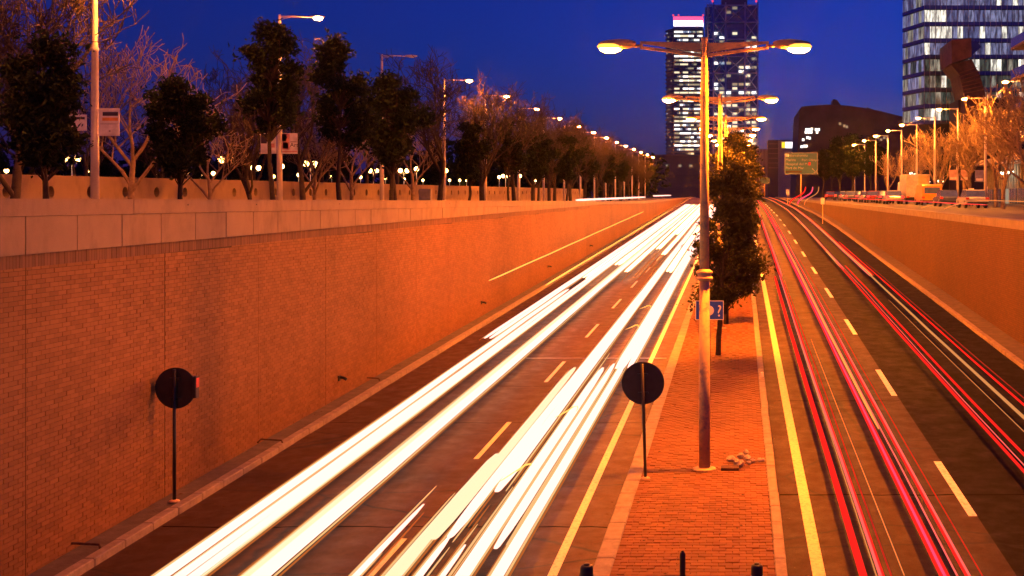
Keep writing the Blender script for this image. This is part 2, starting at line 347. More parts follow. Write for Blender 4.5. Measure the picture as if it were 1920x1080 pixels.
# median -----------------------------------------------------------------------
strip('median_bed', -2.3, 0.7, zm, M['paver_bed'], YS, nx=2, dz=-0.03)
strip('median_paving_far', -2.24, 0.65, zm, brick_mat('far_paving', (0.185, 0.082, 0.032), (0.24, 0.11, 0.045)), [62] + [y for y in YS if y > 62.5], nx=2, dz=-0.002)
med = thing('median_paving', 'brick paved central strip between the two carriageways', 'paving'); 
pm = MB().cbox(-0.121, 0.121, -0.071, 0.071, -0.05, 0.0, 0.006).mesh('paver', M['paver'])
B = []; cnt = 0; y = 15.0; row = 0
while y < 62:
    x = -2.24 + (0.0 if row % 2 == 0 else -0.125)
    while x < 0.65:
        xa, xb = max(x, -2.24) + .004, min(x + 0.25, 0.65) - .004
        if xb - xa > 0.05:
            dz = random.gauss(0, 0.0035) + 0.035 * (math.sin(x * 1.9 + 0.7 * y) * math.sin(0.45 * y)) * 0.25
            if y > 19.2 and cnt < 300 and xb - xa > 0.2:
                link('paver', pm, med, (x + 0.125, y + 0.075, zm(y, x) + dz), (random.gauss(0, .012), random.gauss(0, .012), random.gauss(0, .012))); cnt += 1
            else: B.append((xa, xb, y + .004, y + .146, zm(y, x) - .05, zm(y, x) + dz))
        x += 0.25
    y += 0.15; row += 1
link('paver_field', boxes_mesh('paver_field', B, M['paver'], (1, 2, 3, 4, 5)), med, kind='stuff')

def kerb_line(label, xa, xb, zf, top):
    k = thing('kerb', label, 'kerb')
    vs = [MB().cbox(xa + random.uniform(-.004, .004), xb + random.uniform(-.004, .004), 0.005, 0.993, -0.35, 0.0, 0.018).mesh('kerb_stone', M['kerb']) for _ in range(3)]
    for i in range(86):
        y = 13 + i
        sl = (zf(y + 1) - zf(y))
        link('kerb_stone', vs[i % 3], k, (random.gauss(0, .004), y, zf(y) + top + random.gauss(0, .003)), (math.atan(sl), 0, 0))
    slope_box('kerb_run', xa, xb, [99.0] + [y for y in YS if y > 100], lambda y: zf(y) - .3, lambda y: zf(y) + top, M['kerb'], k)
kerb_line('pale stone kerb along left edge of the central strip', -2.58, -2.24, zl, 0.16)
kerb_line('pale stone kerb along right edge of the central strip', 0.65, 0.86, zr, 0.16)
kerb_line('rough stone kerb below the left brick wall', -11.88, -11.66, zl, 0.15)
kerb_line('rough stone kerb below the right brick wall', 9.9, 10.12, zr, 0.15)
strip('walkway', XWL + .03, -11.88, zl, M['walk'], YS, dz=0.13)
strip('walkway', 10.12, XWR - .03, zr, M['walk'], YS, dz=0.13)

# left retaining wall ------------------------------------------------------------
lw = thing('retaining_wall', 'tall brick retaining wall with pale concrete coping, left of road', 'wall')
def pb(y): return min(-1.07 + 0.0082 * y, max(-0.25, 0.75 * 0)) if False else -1.07 + 0.0082 * y       # underside of the coping panels
def ztop(y): return max(0.05, zs(y) + 0.12)
slope_box('mortar_backing', XWL - 0.6, XWL - 0.010, [12, 30, 60, 90.0], lambda y: zl(y) - .5, lambda y: min(pb(y), -.26) , M['mortar'], lw)
slope_box('brick_face_far', XWL - 0.6, XWL, [90.0, 110, 130, 160, 200, 250, 300], lambda y: zl(y) - .5, lambda y: ztop(y) - .31, M['brick_far'], lw)
JOINTS = [19.2 + 4.65 * i for i in range(-1, 18)]
near = []; B = []
CH, BL = 0.085, 0.25
zc = -8.0; row = 0
while zc < -0.3:
    y = 13.0 + (0 if row % 2 else BL / 2)
    while y < 90:
        if zc + CH > zl(y) + 0.1 and zc + CH < pb(y) - 0.18:
            a, b_ = y + .005, y + BL - .005
            if not any(a < j < b_ for j in JOINTS):
                d = random.gauss(0, 0.0022)
                if 18.6 < y < 20.9 and -4.7 < zc < -1.2 and len(near) < 300: near.append((y, zc, d))
                else: B.append((XWL - .03, XWL + d, a, b_, zc + .004, zc + CH - .004))
            else:
                j = [q for q in JOINTS if a < q < b_][0]
                if j - a > .02: B.append((XWL - .03, XWL, a, j - .012, zc + .004, zc + CH - .004))
                if b_ - j > .02: B.append((XWL - .03, XWL, j + .012, b_, zc + .004, zc + CH - .004))
        y += BL
    zc += CH; row += 1
bm_ = MB().box(-.03, 0, .005, BL - .005, .004, CH - .004).mesh('brick', M['brick'])
for y, z, d in near: link('brick', bm_, lw, (XWL + d, y, z), (0, 0, random.gauss(0, .004)))
link('brick_courses', boxes_mesh('brick_courses', B, M['brick'], (0, 1, 2, 3, 4)), lw, kind='stuff')
# soldier course: upright bricks under the coping
sol = MB().box(-.05, 0.012, .004, .081, -0.235, -0.004).mesh('soldier_brick', M['soldier'])
y = 14.0; B = []; n = 0
while y < 92:
    if 18.0 < y < 38 and n < 290: link('soldier_brick', sol, lw, (XWL + random.gauss(0, .002), y, pb(y))); n += 1
    else: B.append((XWL - .05, XWL + .012 + random.gauss(0, .002), y + .004, y + .081, pb(y) - .235, pb(y) - .004))
    y += 0.085
link('soldier_course', boxes_mesh('soldier_course', B, M['soldier'], (0, 1, 2, 3, 4)), lw, kind='stuff')
y0 = 2070 * 12.3 * 7.48e-4 - 1.49 * 4
for i in range(62):
    y = y0 + 1.49 * i
    if y > 96: break
    zb0, zb1 = pb(y), pb(y + 1.49)
    q = MB(); e = .012
    q.add([(XWL-.3, y+e, zb0), (XWL+.10, y+e, zb0), (XWL+.10, y+1.49-e, zb1), (XWL-.3, y+1.49-e, zb1), (XWL-.3, y+e, -.256), (XWL+.10, y+e, -.256), (XWL+.10, y+1.49-e, -.256), (XWL-.3, y+1.49-e, -.256)],
          [(0,3,2,1),(4,5,6,7),(0,1,5,4),(1,2,6,5),(2,3,7,6),(3,0,4,7)]).build('coping_panel', M['coping'], lw, loc=(random.gauss(0, .003), 0, 0))
slope_box('panel_backing', XWL - .28, XWL + .07, [14, 60, 95.5], lambda y: pb(y) + .01, lambda y: -.255, M['mortar'], lw)
for i in range(30):
    y = 13.05 + 9.35 * i
    if y > 290: break
    yy = [y + .008, y + 4.6, y + 9.342]
    slope_box('parapet_beam', XWL - .35, XWL + .13, yy, lambda q: ztop(q) - .30, ztop, M['coping'], lw)
    MB().lathe([(.018, 0), (.018, .02)], 8).build('tie_hole', M['dark'], lw, loc=(XWL + .118, y + 2.2, -.07), rot=(0, R(90), 0))
    if i % 2: MB().lathe([(.018, 0), (.018, .02)], 8).build('tie_hole', M['dark'], lw, loc=(XWL + .118, y + 5.7, -.07), rot=(0, R(90), 0))
slope_box('parapet_back', XWL - .6, XWL - .32, [12, 100, 160, 200, 250, 300], lambda y: zs(y) - 1.5, lambda y: ztop(y) - .05, M['concrete'], lw)
# black drain nozzles and conduit on the wall
for i, (px, py) in enumerate([(635, 710), (902, 568), (1027, 500), (1106, 461)]):
    y = F * 12.4 / (VX - px); z = -(py - VY) / F * y
    o = thing('drain_nozzle', '%s black drain nozzle sticking out of the left brick wall' % ORD[i], 'pipe', (XWL, y, z), group='drain nozzles on the left wall')
    MB().cbox(0, .05, -.09, .09, -.06, .1, .01).build('wall_plate', M['dark'], o)
    MB().tube([(0.03, 0, .04), (.16, -.02, .03), (.26, -.03, -.02)], [.045, .045, .05], 8).build('spout', M['dark'], o, True)
for i, (px, py, L) in enumerate([(150, 1044, .75), (508, 842, .6), (695, 722, .6)]):
    y = 14912 / (py - 317); z = zl(y) + .15; x = (px - VX) / F * y
    o = MB().tube([(-L/2, -.1, .03), (-L/2+.04, 0, .1), (0, .03, .08), (L/2-.05, .05, .06), (L/2, .0, .0)], .022, 6).build('bent_rod', M['rust'], None, True, loc=(x, y, z))
    tag(o, 'rusty bent rod, %s of those lying at the foot of left wall' % ORD[i], 'rod', 'rusty rods on the walkway')

# right retaining wall ------------------------------------------------------------
rw = thing('retaining_wall', 'stained brick retaining wall right of road below the side street', 'wall')
def zrt(y): return -1.08 + 0.0078 * y if y < 300 else 1.26
YR = [20, 40, 60, 80, 100, 130, 160, 200, 250, 290]
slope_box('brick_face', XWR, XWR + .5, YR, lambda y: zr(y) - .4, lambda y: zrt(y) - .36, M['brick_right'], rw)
for i in range(30):
    y = 20 + 9.0 * i
    slope_box('coping_beam', XWR - .05, XWR + .52, [y + .008, y + 8.992], lambda q: zrt(q) - .355, zrt, M['concrete'], rw)

# park wall behind the left trees, with round drain openings ---------------------------
XB = -24.4
pw = thing('park_wall', 'long pale concrete wall with round openings behind the left street trees', 'wall')
def hole_panel():
    m = MB(); L, H0, H1, hz, r, n = 2.36, -.4, 1.83, 1.24, .2, 16
    th = .35
    ring = [(1.18 + r * math.cos(2*math.pi*k/n), hz + r * 1.05 * math.sin(2*math.pi*k/n)) for k in range(n)]
    outer = []
    for k in range(n):
        a = 2*math.pi*k/n; c, s = math.cos(a), math.sin(a)
        t = min((L/2)/abs(c) if abs(c) > 1e-6 else 1e9, ((H1-hz) if s > 0 else (hz-H0))/abs(s) if abs(s) > 1e-6 else 1e9)
        outer.append((1.18 + c*t, hz + s*t))
    corners = [(L, H1), (0, H1), (0, H0), (L, H0)]
    vs = [(0, y, z) for y, z in ring] + [(0, y, z) for y, z in outer] + [(-th, y, z) for y, z in ring] + [(0, y, z) for y, z in corners]
    fs = [(k, (k+1)%n, n+(k+1)%n, n+k) for k in range(n)] + [(k, 2*n+k, 2*n+(k+1)%n, (k+1)%n) for k in range(n)]
    def side(p): return 0 if abs(p[0]-L) < 1e-6 else 1 if abs(p[1]-H1) < 1e-6 else 2 if abs(p[0]) < 1e-6 else 3
    cmap = {(0, 1): 0, (1, 2): 1, (2, 3): 2, (3, 0): 3}
    for k in range(n):
        a, b_ = side(outer[k]), side(outer[(k+1)%n])
        if (a, b_) in cmap: fs.append((n+k, n+(k+1)%n, 3*n+cmap[(a, b_)]))
    m.add(vs, fs)
    m.add([(0,0,H1),(0,L,H1),(-th,L,H1),(-th,0,H1),(-th,0,H0),(-th,L,H0)], [(0,1,2,3)])
    m.add([(-th-.02,0,H0),(-th-.02,L,H0),(-th-.02,L,H1),(-th-.02,0,H1)], [(0,1,2,3)])
    return m.mesh('wall_panel', M['coping'])
hp = hole_panel()
for i in range(64):
    y = 36.8 - 1.18 - 2.374 * 6 + 2.374 * i
    link('wall_panel', hp, pw, (XB, y, zs(y)), (math.atan(.0078), 0, 0))

# ================================================================== STREET LAMPS
def median_lamp():
    o = thing('street_lamp', '', 'street lamp')
    MB().lathe([(.27, 0), (.27, .03), (.17, .05)], 20).build('base_flange', M['galv'], o, True)
    p = MB().lathe([(.135, .02), (.13, 2.0), (.122, 4.46)], 18).build('pole', M['galv'], o, True)
    MB().lathe([(.15, 4.42), (.195, 4.44), (.195, 4.5), (.16, 4.52), (.16, 4.57), (.19, 4.59), (.19, 4.63), (.12, 4.68)], 18).build('collar', M['galv'], p, True)
    MB().lathe([(.112, 4.6), (.1, 8.0), (.092, 8.75), (.104, 8.78), (.104, 8.86), (.088, 8.9), (.074, 10.08), (.05, 10.1)], 16).build('upper_pole', M['galv'], o, True)
    for s in (-1, 1):
        a = MB()
        a.prism([(s*.08, 9.74), (s*.08, 9.96), (s*1.48, 10.0), (s*1.48, 9.955)], 'y', -.05, .05)
        a.prism([(s*.08, 9.64), (s*.08, 9.71), (s*1.48, 9.89), (s*1.48, 9.83)], 'y', -.05, .05)
        a.box(min(s*1.44, s*1.5), max(s*1.44, s*1.5), -.055, .055, 9.82, 10.0)
        a.build('arm', M['galv'], o)
        MB().tube([(s*1.48, 0, 9.9), (s*1.64, 0, 9.89)], .035, 8).build('neck', M['galv'], o, True)
        h = MB()
        prof = [(1.60, .03, .05), (1.66, .09, .08), (1.8, .15, .11), (2.0, .17, .12), (2.25, .16, .10), (2.42, .10, .06), (2.48, .02, .02)]
        h.tube([(s*x, 0, 9.92 + .02) for x, _, _ in prof], [1]*len(prof), 12)
        h.v = [(x, y*prof[i//12][1], 9.94 + (z - 9.94)*prof[i//12][2]) for i, (x, y, z) in enumerate(h.v)]
        hh = h.build('lamp_head', M['galv'], o, True)
        MB().ell((s*2.2, 0, 9.855), .27, .165, .13, 10, 6).build('lens', M['lamp'], hh, True)
        MB().ell((s*2.19, 0, 9.885), .325, .2, .085, 14, 6).build('lens_glow_rim', M['lamp_glow_rim'], hh, True)  # added glowing ring: imitates the yellow glow edge round the lens
    return o
proto = median_lamp(); first_lens = None
for i in range(12):
    y = 25.8 + 21.75 * i
    o = proto if i == 0 else copy_tree(proto)
    o.location = (-0.8 + .004 * i, y, zm(y, -.8))
    if i == 11:
        ls = [l for hd in proto.children for l in hd.children if l.name.startswith('lens') and 'rim' not in l.name]
        ls[0].data = ls[0].data.copy(); ls[0].data.materials[0] = M['lamp_dim']; ls[1].data = ls[1].data.copy(); ls[1].data.materials[0] = M['lamp_dim2']  # nearest lamp's two lenses turned down so the near left wall falls darker
    tag(o, ORD[i] + ' double armed orange street lamp on the central strip', 'street lamp', 'double lamps along the central strip')

def side_lamp(kind):
    o = thing('street_lamp', '', 'street lamp')
    MB().lathe([(.2, 0), (.2, .03), (.13, .06)], 14).build('base_flange', M['galv_l'], o, True)
    MB().lathe([(.125, .03), (.115, 3), (.1, 5.6), (.115, 5.62), (.115, 5.7), (.09, 5.74), (.06, 8.95), (.03, 8.98)], 12).build('pole', M['galv_l'], o, True)
    MB().tube([(0, 0, 8.88), (.6, 0, 8.9), (1.35, 0, 8.86)], [.045, .035, .028], 8).build('arm', M['galv_l'], o, True)
    MB().tube([(0, 0, 8.75), (.5, 0, 8.86), (.9, 0, 8.885)], .012, 6).build('brace', M['galv_l'], o, True)
    h = MB(); prof = [(1.3, .04, .04), (1.4, .11, .06), (1.65, .14, .07), (1.9, .11, .05), (1.98, .02, .02)]
    h.tube([(x, 0, 8.88) for x, _, _ in prof], [1]*len(prof), 10)
    h.v = [(x, y*prof[i//10][1], 8.88 + (z - 8.88)*prof[i//10][2]) for i, (x, y, z) in enumerate(h.v)]
    hh = h.build('lamp_head', M['galv_l'], o, True)
    MB().ell((1.68, 0, 8.83), .2, .14, .1 if kind else .05, 10, 6).build('lens', (None, M['lamp_l'], M['lamp_rt'])[kind] if kind else M['signface'], hh, True)
    return o
lit, off, lit_r = side_lamp(1), side_lamp(0), side_lamp(2)
used = [0, 0]
LY = [21.0, 34.3, 48.1, 61.9, 75.0, 87.2, 100.3, 113.2, 126.5, 139.5, 153, 166, 179, 193, 207, 221, 236]
left_lamps = []
for i, y in enumerate(LY):
    if i == 3: o = off
    else:
        o = lit if not used[0] else copy_tree(lit); used[0] = 1
    o.location = (-20.0, y, zs(y)); left_lamps.append(o)
    tag(o, ('unlit white street lamp with its arm over left trees' if i == 3 else ORD[i if i < 3 else i-1] + ' lit single arm street lamp on the left pavement'), 'street lamp', None if i == 3 else 'single lamps along the left street')
for i, y in enumerate([75.8, 89.5, 100.8, 112.6, 124.0, 135.5, 148, 161, 175, 190]):
    o = lit_r if i == 0 else copy_tree(lit_r); o.location = (20.0, y, zs(y)); o.rotation_euler.z = R(180)
    tag(o, ORD[i] + ' lit single arm street lamp on the right pavement', 'street lamp', 'single lamps along the right street')

def poster(name, label, loc, w, h, parts):
    o = thing(name, label, 'banner', loc)
    MB().box(-w/2, w/2, -.012, .012, 0, h).build('panel', parts[0], o)
    for nm, mt, x0, x1, z0, z1 in parts[1:]:
        MB().box(x0*w - w/2, x1*w - w/2, -.018, -.012, z0*h, z1*h).build(nm, mt, o)
    for z in (.03, h - .05): MB().tube([(-w/2 - .05, 0, z), (w/2, 0, z)], .014, 6).build('rail', M['galv_l'], o)
    return o
M['navy'] = surf('print_navy', (0.04, 0.03, 0.06), 0.6); M['orange'] = surf('print_orange', (0.75, 0.33, 0.08), 0.6)
M['pink'] = surf('print_pink', (0.62, 0.28, 0.26), 0.6); M['printgrey'] = surf('print_grey', (0.35, 0.3, 0.3), 0.6)
def flat_text(txt, mat, parent, loc, size, align='LEFT', rot=(R(90), 0, 0), name='lettering'):
    c = bpy.data.curves.new(name, 'FONT'); c.body = txt; c.size = size; c.align_x = align; c.extrude = .002; c.resolution_u = 4
    t = bpy.data.objects.new('text', c); COL.objects.link(t); bpy.context.view_layer.update()
    me = bpy.data.meshes.new_from_object(t.evaluated_get(bpy.context.evaluated_depsgraph_get())); bpy.data.objects.remove(t)
    me.materials.clear(); me.materials.append(mat)
    return link(name, me, parent, loc, rot)
p1 = poster('street_banner', 'white street banner with a dark title bar on the nearest left lamp', (-20 + .47, 34.25, 2.04), .64, .86,
       [M['signface'], ('title_bar', M['navy'], .2, .94, .72, .86), ('colour_block', M['orange'], .18, .94, .54, .66), ('rule', M['printgrey'], .08, .92, .42, .44), ('emblem', M['printgrey'], .5, .58, .14, .2)])
poster('street_banner', 'white street banner half hidden by leaves, left of the nearest lamp', (-20 - .5, 34.25, 2.2), .55, .5, [M['signface'], ('title_bar', M['navy'], .1, .9, .7, .85)])
p2 = poster('street_banner', 'colourful art banner right of the second lamp on the left', (-20 + .46, 48.05, 2.08), .68, .9,
       [M['signface'], ('picture', M['pink'], .02, .5, .2, .97), ('picture_detail', M['navy'], .02, .3, .6, .96), ('colour_block', M['orange'], .08, .4, .25, .55), ('rule', M['printgrey'], .55, .95, .56, .6), ('footer', M['pink'], .02, .98, .08, .14)])
flat_text('Art', M['navy'], p2, (.02, -.02, .3), .26)
poster('street_banner', 'colourful art banner left of the second lamp on the left', (-20 - .46, 48.05, 2.08), .68, .9,
       [M['signface'], ('picture', M['navy'], .02, .4, .5, .97), ('colour_block', M['pink'], .45, .9, .3, .5), ('picture_detail', M['orange'], .5, .85, .68, .86)])

# park globe lamps: seen between the trees -----------------------------------------------
def globe_lamp(n):
    o = thing('park_lamp', '', 'park lamp')
    MB().lathe([(.09, 0), (.08, .1), (.05, .15), (.04, 3.6)], 8).build('pole', M['galv_l'], o, True)
    if n == 2: MB().tube([(-.38, 0, 3.55), (-.36, 0, 3.42), (0, 0, 3.4), (.36, 0, 3.42), (.38, 0, 3.55)], .025, 6).build('cross_arm', M['galv_l'], o)
    for x in ((-.38, .38) if n == 2 else (0,)): MB().ell((x, 0, 3.74), .25, .25, .25, 10, 8).build('globe', M['globe'], o, True)
    return o
g2, g1 = globe_lamp(2), globe_lamp(1); first = {1: g1, 2: g2}; seen = {1: 0, 2: 0}
GL = [(135, 298, 2), (424, 300, 2), (582, 307, 2), (478, 315, 2), (700, 320, 2), (12, 320, 1), (163, 320, 1), (291, 326, 1), (352, 322, 1), (376, 328, 1), (400, 325, 1), (470, 313, 1),
      (528, 312, 1), (513, 331, 1), (560, 328, 1), (590, 318, 1), (622, 332, 1), (676, 332, 1), (723, 334, 1), (757, 320, 2), (758, 336, 1), (793, 338, 1), (781, 317, 1), (836, 320, 1),
      (862, 338, 1), (880, 325, 1), (905, 323, 1), (948, 330, 2), (936, 332, 1), (975, 330, 1), (1004, 338, 1), (1030, 341, 1), (843, 340, 1), (875, 341, 1)]
for k, (px, py, n) in enumerate(sorted(GL)):
    # the heads stand 3.2 m over the eye line when about 80 m off; lower ones are farther away
    h = 3.74; y = 80.0
    for _ in range(20): y = F * (zs(y) + h) / (VY - py)
    y = min(max(y, 60), 220)
    o = first[n] if not seen[n] else copy_tree(first[n]); 
    seen[n] += 1
    o.location = ((px - VX) / F * y, y, zs(y))
    tag(o, ('twin globe' if n == 2 else 'single globe') + ' park lamp, ' + ORDL[k] + ' among the park lamps', 'park lamp', 'globe lamps in the park')

# ================================================================== ROAD FURNITURE
def round_sign(name, label, x, y, hc, r, base, lean=0.0, extra=False):
    o = thing(name, label, 'road sign', (x, y, base))
    o.rotation_euler = (0, lean, 0)
    MB().lathe([(.11, 0), (.11, .02), (.05, .05)], 12).build('base_plate', M['galv'], o, True)
    MB().tube([(0, 0, .02), (0, 0, hc + r * .92)], .036, 10).build('post', M['dark'], o, True)
    d = MB().lathe([(r - .02, -.005), (r, -.02), (r, .012), (r - .012, .012)], 40).build('disc', M['signback'], o, False, loc=(0, .06, hc), rot=(R(90), 0, 0))
    MB().lathe([(r * .97, 0), (r * .97, .004)], 40).build('face', M['signred'], d, loc=(0, 0, -.026))
    for z in (-.22, .2): MB().box(-.12, .12, .0, .05, hc + z - .02, hc + z + .02).build('clamp', M['dark'], o)
    if extra:
        MB().cbox(r - .03, r + .045, -.05, .1, hc - .2, hc + .26, .015).build('side_plate', M['signback'], o)
        MB().box(r + .0451, r + .049, -.04, .09, hc + .02, hc + .22).build('side_reflector', M['signred'], o)
    return o
y = 23.4; round_sign('round_road_sign', 'black back of a round sign on a post before the left wall', -11.96, y, 2.40, .435, zl(y) + .15, extra=True)
y = 25.1; round_sign('round_road_sign', 'dark back of a round sign on the central strip beside the lamp', -2.12, y, 2.17, .485, zm(y, -2.1), lean=R(-1.6))

# blue information sign
y = 37.9; o = thing('information_sign', 'blue road sign with white disc and question mark behind the nearest lamp pole', 'road sign', (-1.0, y, zm(y, -1.0)))
MB().tube([(.0, .05, 0), (.0, .05, 2.3)], .035, 8).build('post', M['rust'], o, True)
zb = 1.78; bw, bh = .97, .66
MB().cbox(-bw/2, bw/2, -.018, .018, 0, bh, .012).build('panel', M['blue'], o, loc=(0, 0, zb))
fr = MB(); t_ = .022
for (a, b_, c, d) in ((-bw/2, bw/2, 0, t_), (-bw/2, bw/2, bh-t_, bh), (-bw/2, -bw/2+t_, t_, bh-t_), (bw/2-t_, bw/2, t_, bh-t_)): fr.box(a, b_, -.026, -.019, zb+c, zb+d)
fr.build('border', M['signface'], o)
MB().lathe([(.17, 0), (.17, .006)], 32).build('white_disc', M['signface'], o, loc=(-.02, -.02, zb + .32), rot=(R(90), 0, 0))
flat_text('?', M['signface'], o, (.24, -.022, zb + .12), .56)

# bollards, rocks, small kerb reflectors, chamber cover
def bollard(x, y, r, h, label, band):
    o = thing('bollard', label, 'bollard', (x, y, zm(y, x)))
    MB().lathe([(r*1.15, 0), (r*1.15, .03), (r, .05), (r, h-.05), (r*.9, h-.015), (r*.6, h)], 20).build('shaft', M['dark'], o, True)
    if band: MB().lathe([(r*1.01, h-.5), (r*1.035, h-.49), (r*1.035, h-.18), (r*1.01, h-.17)], 20).build('white_band', M['signface'], o, True)
    MB().lathe([(r*.5, h), (r*.4, h+.02), (.01, h+.025)], 12).build('cap', M['dark'], o, True)
bollard(-2.41, 17.5, .105, .78, 'black bollard with plain shaft at left kerb of the central strip', False)
bollard(-.89, 17.5, .045, 1.0, 'thin black post in the middle of central strip foreground', False)
bollard(.29, 17.5, .095, .82, 'black bollard with a white band near right kerb of central strip', True)
for i, (px, py, s) in enumerate([(1371, 872, .13), (1386, 882, .17), (1389, 866, .11), (1401, 870, .12), (1399, 859, .10), (1411, 875, .09), (1424, 874, .09), (1431, 873, .07), (1404, 878, .08)]):
    y = 14912 / (py - 317) * .985; x = (px - VX) / F * y
    r_ = random.Random(i + 3); m = MB().ell((0, 0, 0), 1, .8, .62, 9, 6)
    m.v = [tuple(c * r_.uniform(.78, 1.12) for c in p) for p in m.v]
    q = m.build('loose_rock', M['rock'], None, loc=(x, y, zm(y, x) + s * .45), rot=(0, 0, r_.uniform(0, 6)), scale=(s, s, s))
    tag(q, ['largest pale rock, front of the heap', 'broad'][0] if i == 1 else ORDL[[0, 9, 1, 3, 2, 5, 6, 7, 4][i]] + ' of the pale rocks heaped beside the lamp', 'rock', 'rocks heaped by the lamp')
q = MB().cbox(-.21, .21, -.14, .14, 0, .07, .015).build('chamber_cover', M['rust'], None, loc=(-.2, 25.75, zm(25.75, -.2) + .004)); tag(q, 'dark rectangular chamber cover in front of the rock heap', 'cover')
for i, (x, y, m_) in enumerate([(.77, 36.4, 'signface'), (.77, 57.0, 'signface'), (-2.4, 57.0, 'dark'), (.77, 78.0, 'signface')]):
    o = thing('kerb_reflector', ['nearest small white reflector post on the right kerb of central strip', 'second white reflector post on right kerb of central strip', 'small black reflector post on left kerb of the central strip', 'farthest white reflector post on the right kerb'][i], 'reflector', (x, y, (zr if x > 0 else zl)(y) + .16))
    MB().cbox(-.045, .045, -.04, .04, 0, .16, .01).build('body', M[m_], o); MB().box(-.03, .03, -.046, -.04, .08, .14).build('lens', M['signface'], o)
o = thing('utility_cabinet', 'grey utility cabinet on the left pavement before the park wall', 'cabinet', ((798 - VX) / F * 66, 66, zs(66)))
MB().cbox(-.35, .35, -.2, .2, 0, 1.45, .02).build('body', surf('cabinet_grey', (.22, .22, .24), .5), o); MB().box(-.32, .32, -.215, -.2, .1, 1.38).build('door', surf('cabinet_door', (.25, .25, .27), .5), o)

lv = []; lf = []
for k in range(420):
    y = random.uniform(17.5, 48); x = random.uniform(-2.2, .62) if k % 3 else random.choice([random.uniform(-12.3, -11.9), random.uniform(-11.6, -10.9), random.uniform(-3.1, -2.62), random.uniform(.9, 1.25)])
    z = (zm(y, x) if -2.24 < x < .65 else zl(y) + (.15 if x < -11.9 else 0.006) if x < 0 else zr(y) + .006) + .012
    s_ = random.uniform(.018, .055); a = random.uniform(0, 6.28); c_, q_ = math.cos(a) * s_, math.sin(a) * s_; n_ = len(lv)
    lv += [(x - c_, y - q_, z), (x + q_ * .5, y - c_ * .5, z + random.uniform(.004, .02)), (x + c_, y + q_, z + random.uniform(0, .012)), (x - q_ * .5, y + c_ * .5, z)]; lf.append((n_, n_+1, n_+2, n_+3))
lt_ = MB().add(lv, lf).build('leaf_litter', surf('dry_leaf', (.09, .05, .025), .9, var=.7, scale=20), kind='stuff'); lt_['label'] = 'dry leaf litter scattered over the central strip and gutters'; lt_['category'] = 'litter'
# ================================================================== LIGHT TRAILS (the lasting streaks of the traffic, at lamp height above the lanes)
def trail(label, x, w, y0, y1, h, mats, zf, hgt=None, group=None, strands=None, cat='light trail', xf=None):
    o = thing('light_trail', label, cat, (x, max(y0, 10), zf(max(y0, 10)) + h), group=group)
    ox, oy, oz = o.location
    mats = mats if isinstance(mats, (list, tuple)) else [mats]
    def strand(xc, wd, ht_, a, b_, hh, mt, tap=2.2):
        ys = [a, a + .12, a + .45 * tap, a + tap] + list(np.arange(math.ceil(a / 6) * 6 + 6, b_ - 5, 6.0)) + [b_ - 3, b_ - .6, b_]
        r = wd * .5; rad = [r * .35, r * .55, r * .86] + [r] * (len(ys) - 6) + [r, r * .7, r * .3]; ph = random.uniform(0, 6)
        pts = [(xc - ox + (xf(yy) if xf else 0) + .012 * math.sin(yy * .13 + ph), yy - oy, zf(yy) + hh - oz + .008 * math.sin(yy * .6 + ph)) for yy in ys]
        MB().tube(pts, rad, 10, sz=ht_ / wd).build('strand', M[mt], o, True)
    if mats[0] in ('trail', 'trail_w') and w > .1 and zf is zl:
        n = 1 if w < .3 else 2 if w < .5 else 3; sw = w / n
        for k in range(n):
            soft = len(mats) > 1 and mats[0] == 'trail_w' and k == 0 and n > 1
            strand(x - w / 2 + sw * (k + .5), sw * random.uniform(.98, 1.12), hgt or .03, y0 + (0 if y0 < 12 else random.uniform(0, .5)), y1 + random.uniform(-2, 2), h + random.uniform(-.02, .02), 'trail_w' if soft or mats == ['trail_w'] else 'trail_far' if y0 > 60 else 'trail')
        for sgn in (-1, 1):  # dim warm strands added to imitate the soft glow round the trail
            strand(x + sgn * (w * .5 + .03), .05, .02, y0 + (0 if y0 < 12 else random.uniform(0, 1)), min(y1, 90) + random.uniform(-3, 3), h - .02, 'trail_f')
            strand(x + sgn * (w * .5 + .075), .045, .02, y0 + (0 if y0 < 12 else random.uniform(0, 2)), min(y1, 70) + random.uniform(-3, 3), h - .04, 'trail_f2')
    else:
        n = strands or max(1, round(w / .12)); sw = w / n
        for k in range(n):
            strand(x - w / 2 + sw * (k + .5), sw * random.uniform(.9, 1.15), hgt or .03, y0 + (0 if y0 < 12 else random.uniform(0, .6)), y1 + random.uniform(-2, 2), h + random.uniform(-.03, .03), mats[k % len(mats)])
    return o
GH = 'white headlight trails on the left carriageway'
T, TW = 'trail', 'trail_w'
trail('soft outer headlight trail nearest the left wall, in the foreground', -9.31, .26, 9, 60, .65, [TW, T], zl, group=GH)
trail('bright headlight trail along the left lane beside the wall', -8.87, .38, 9, 205, .65, [T, T, T], zl, group=GH)
trail('headlight trail beginning mid-distance nearest the left wall', -9.72, .40, 42.4, 205, .65, [T], zl, group=GH)
trail('broad headlight trail, right wheel side of the left lane', -7.76, .50, 9, 205, .65, [TW, T, T, T], zl, group=GH)
trail('far headlight trail filling the left lane in the distance', -8.3, .45, 75, 205, .65, [T], zl, group=GH)
trail('short white headlight streak in the foreground beside the lane dashes', -6.18, .13, 9, 20.5, .65, [T], zl, group=GH, strands=1)
trail('pale yellow headlight trail in the foreground, right of the dashes', -5.58, .26, 9, 23.5, .65, [TW], zl, group=GH)
trail('wide white headlight trail filling the middle of the right-hand lane', -5.28, .46, 19.3, 36, .65, [TW, T, T, T], zl, group=GH)
trail('white headlight trail running under the wide one into the distance', -5.02, .46, 22, 205, .65, [T], zl, group=GH)
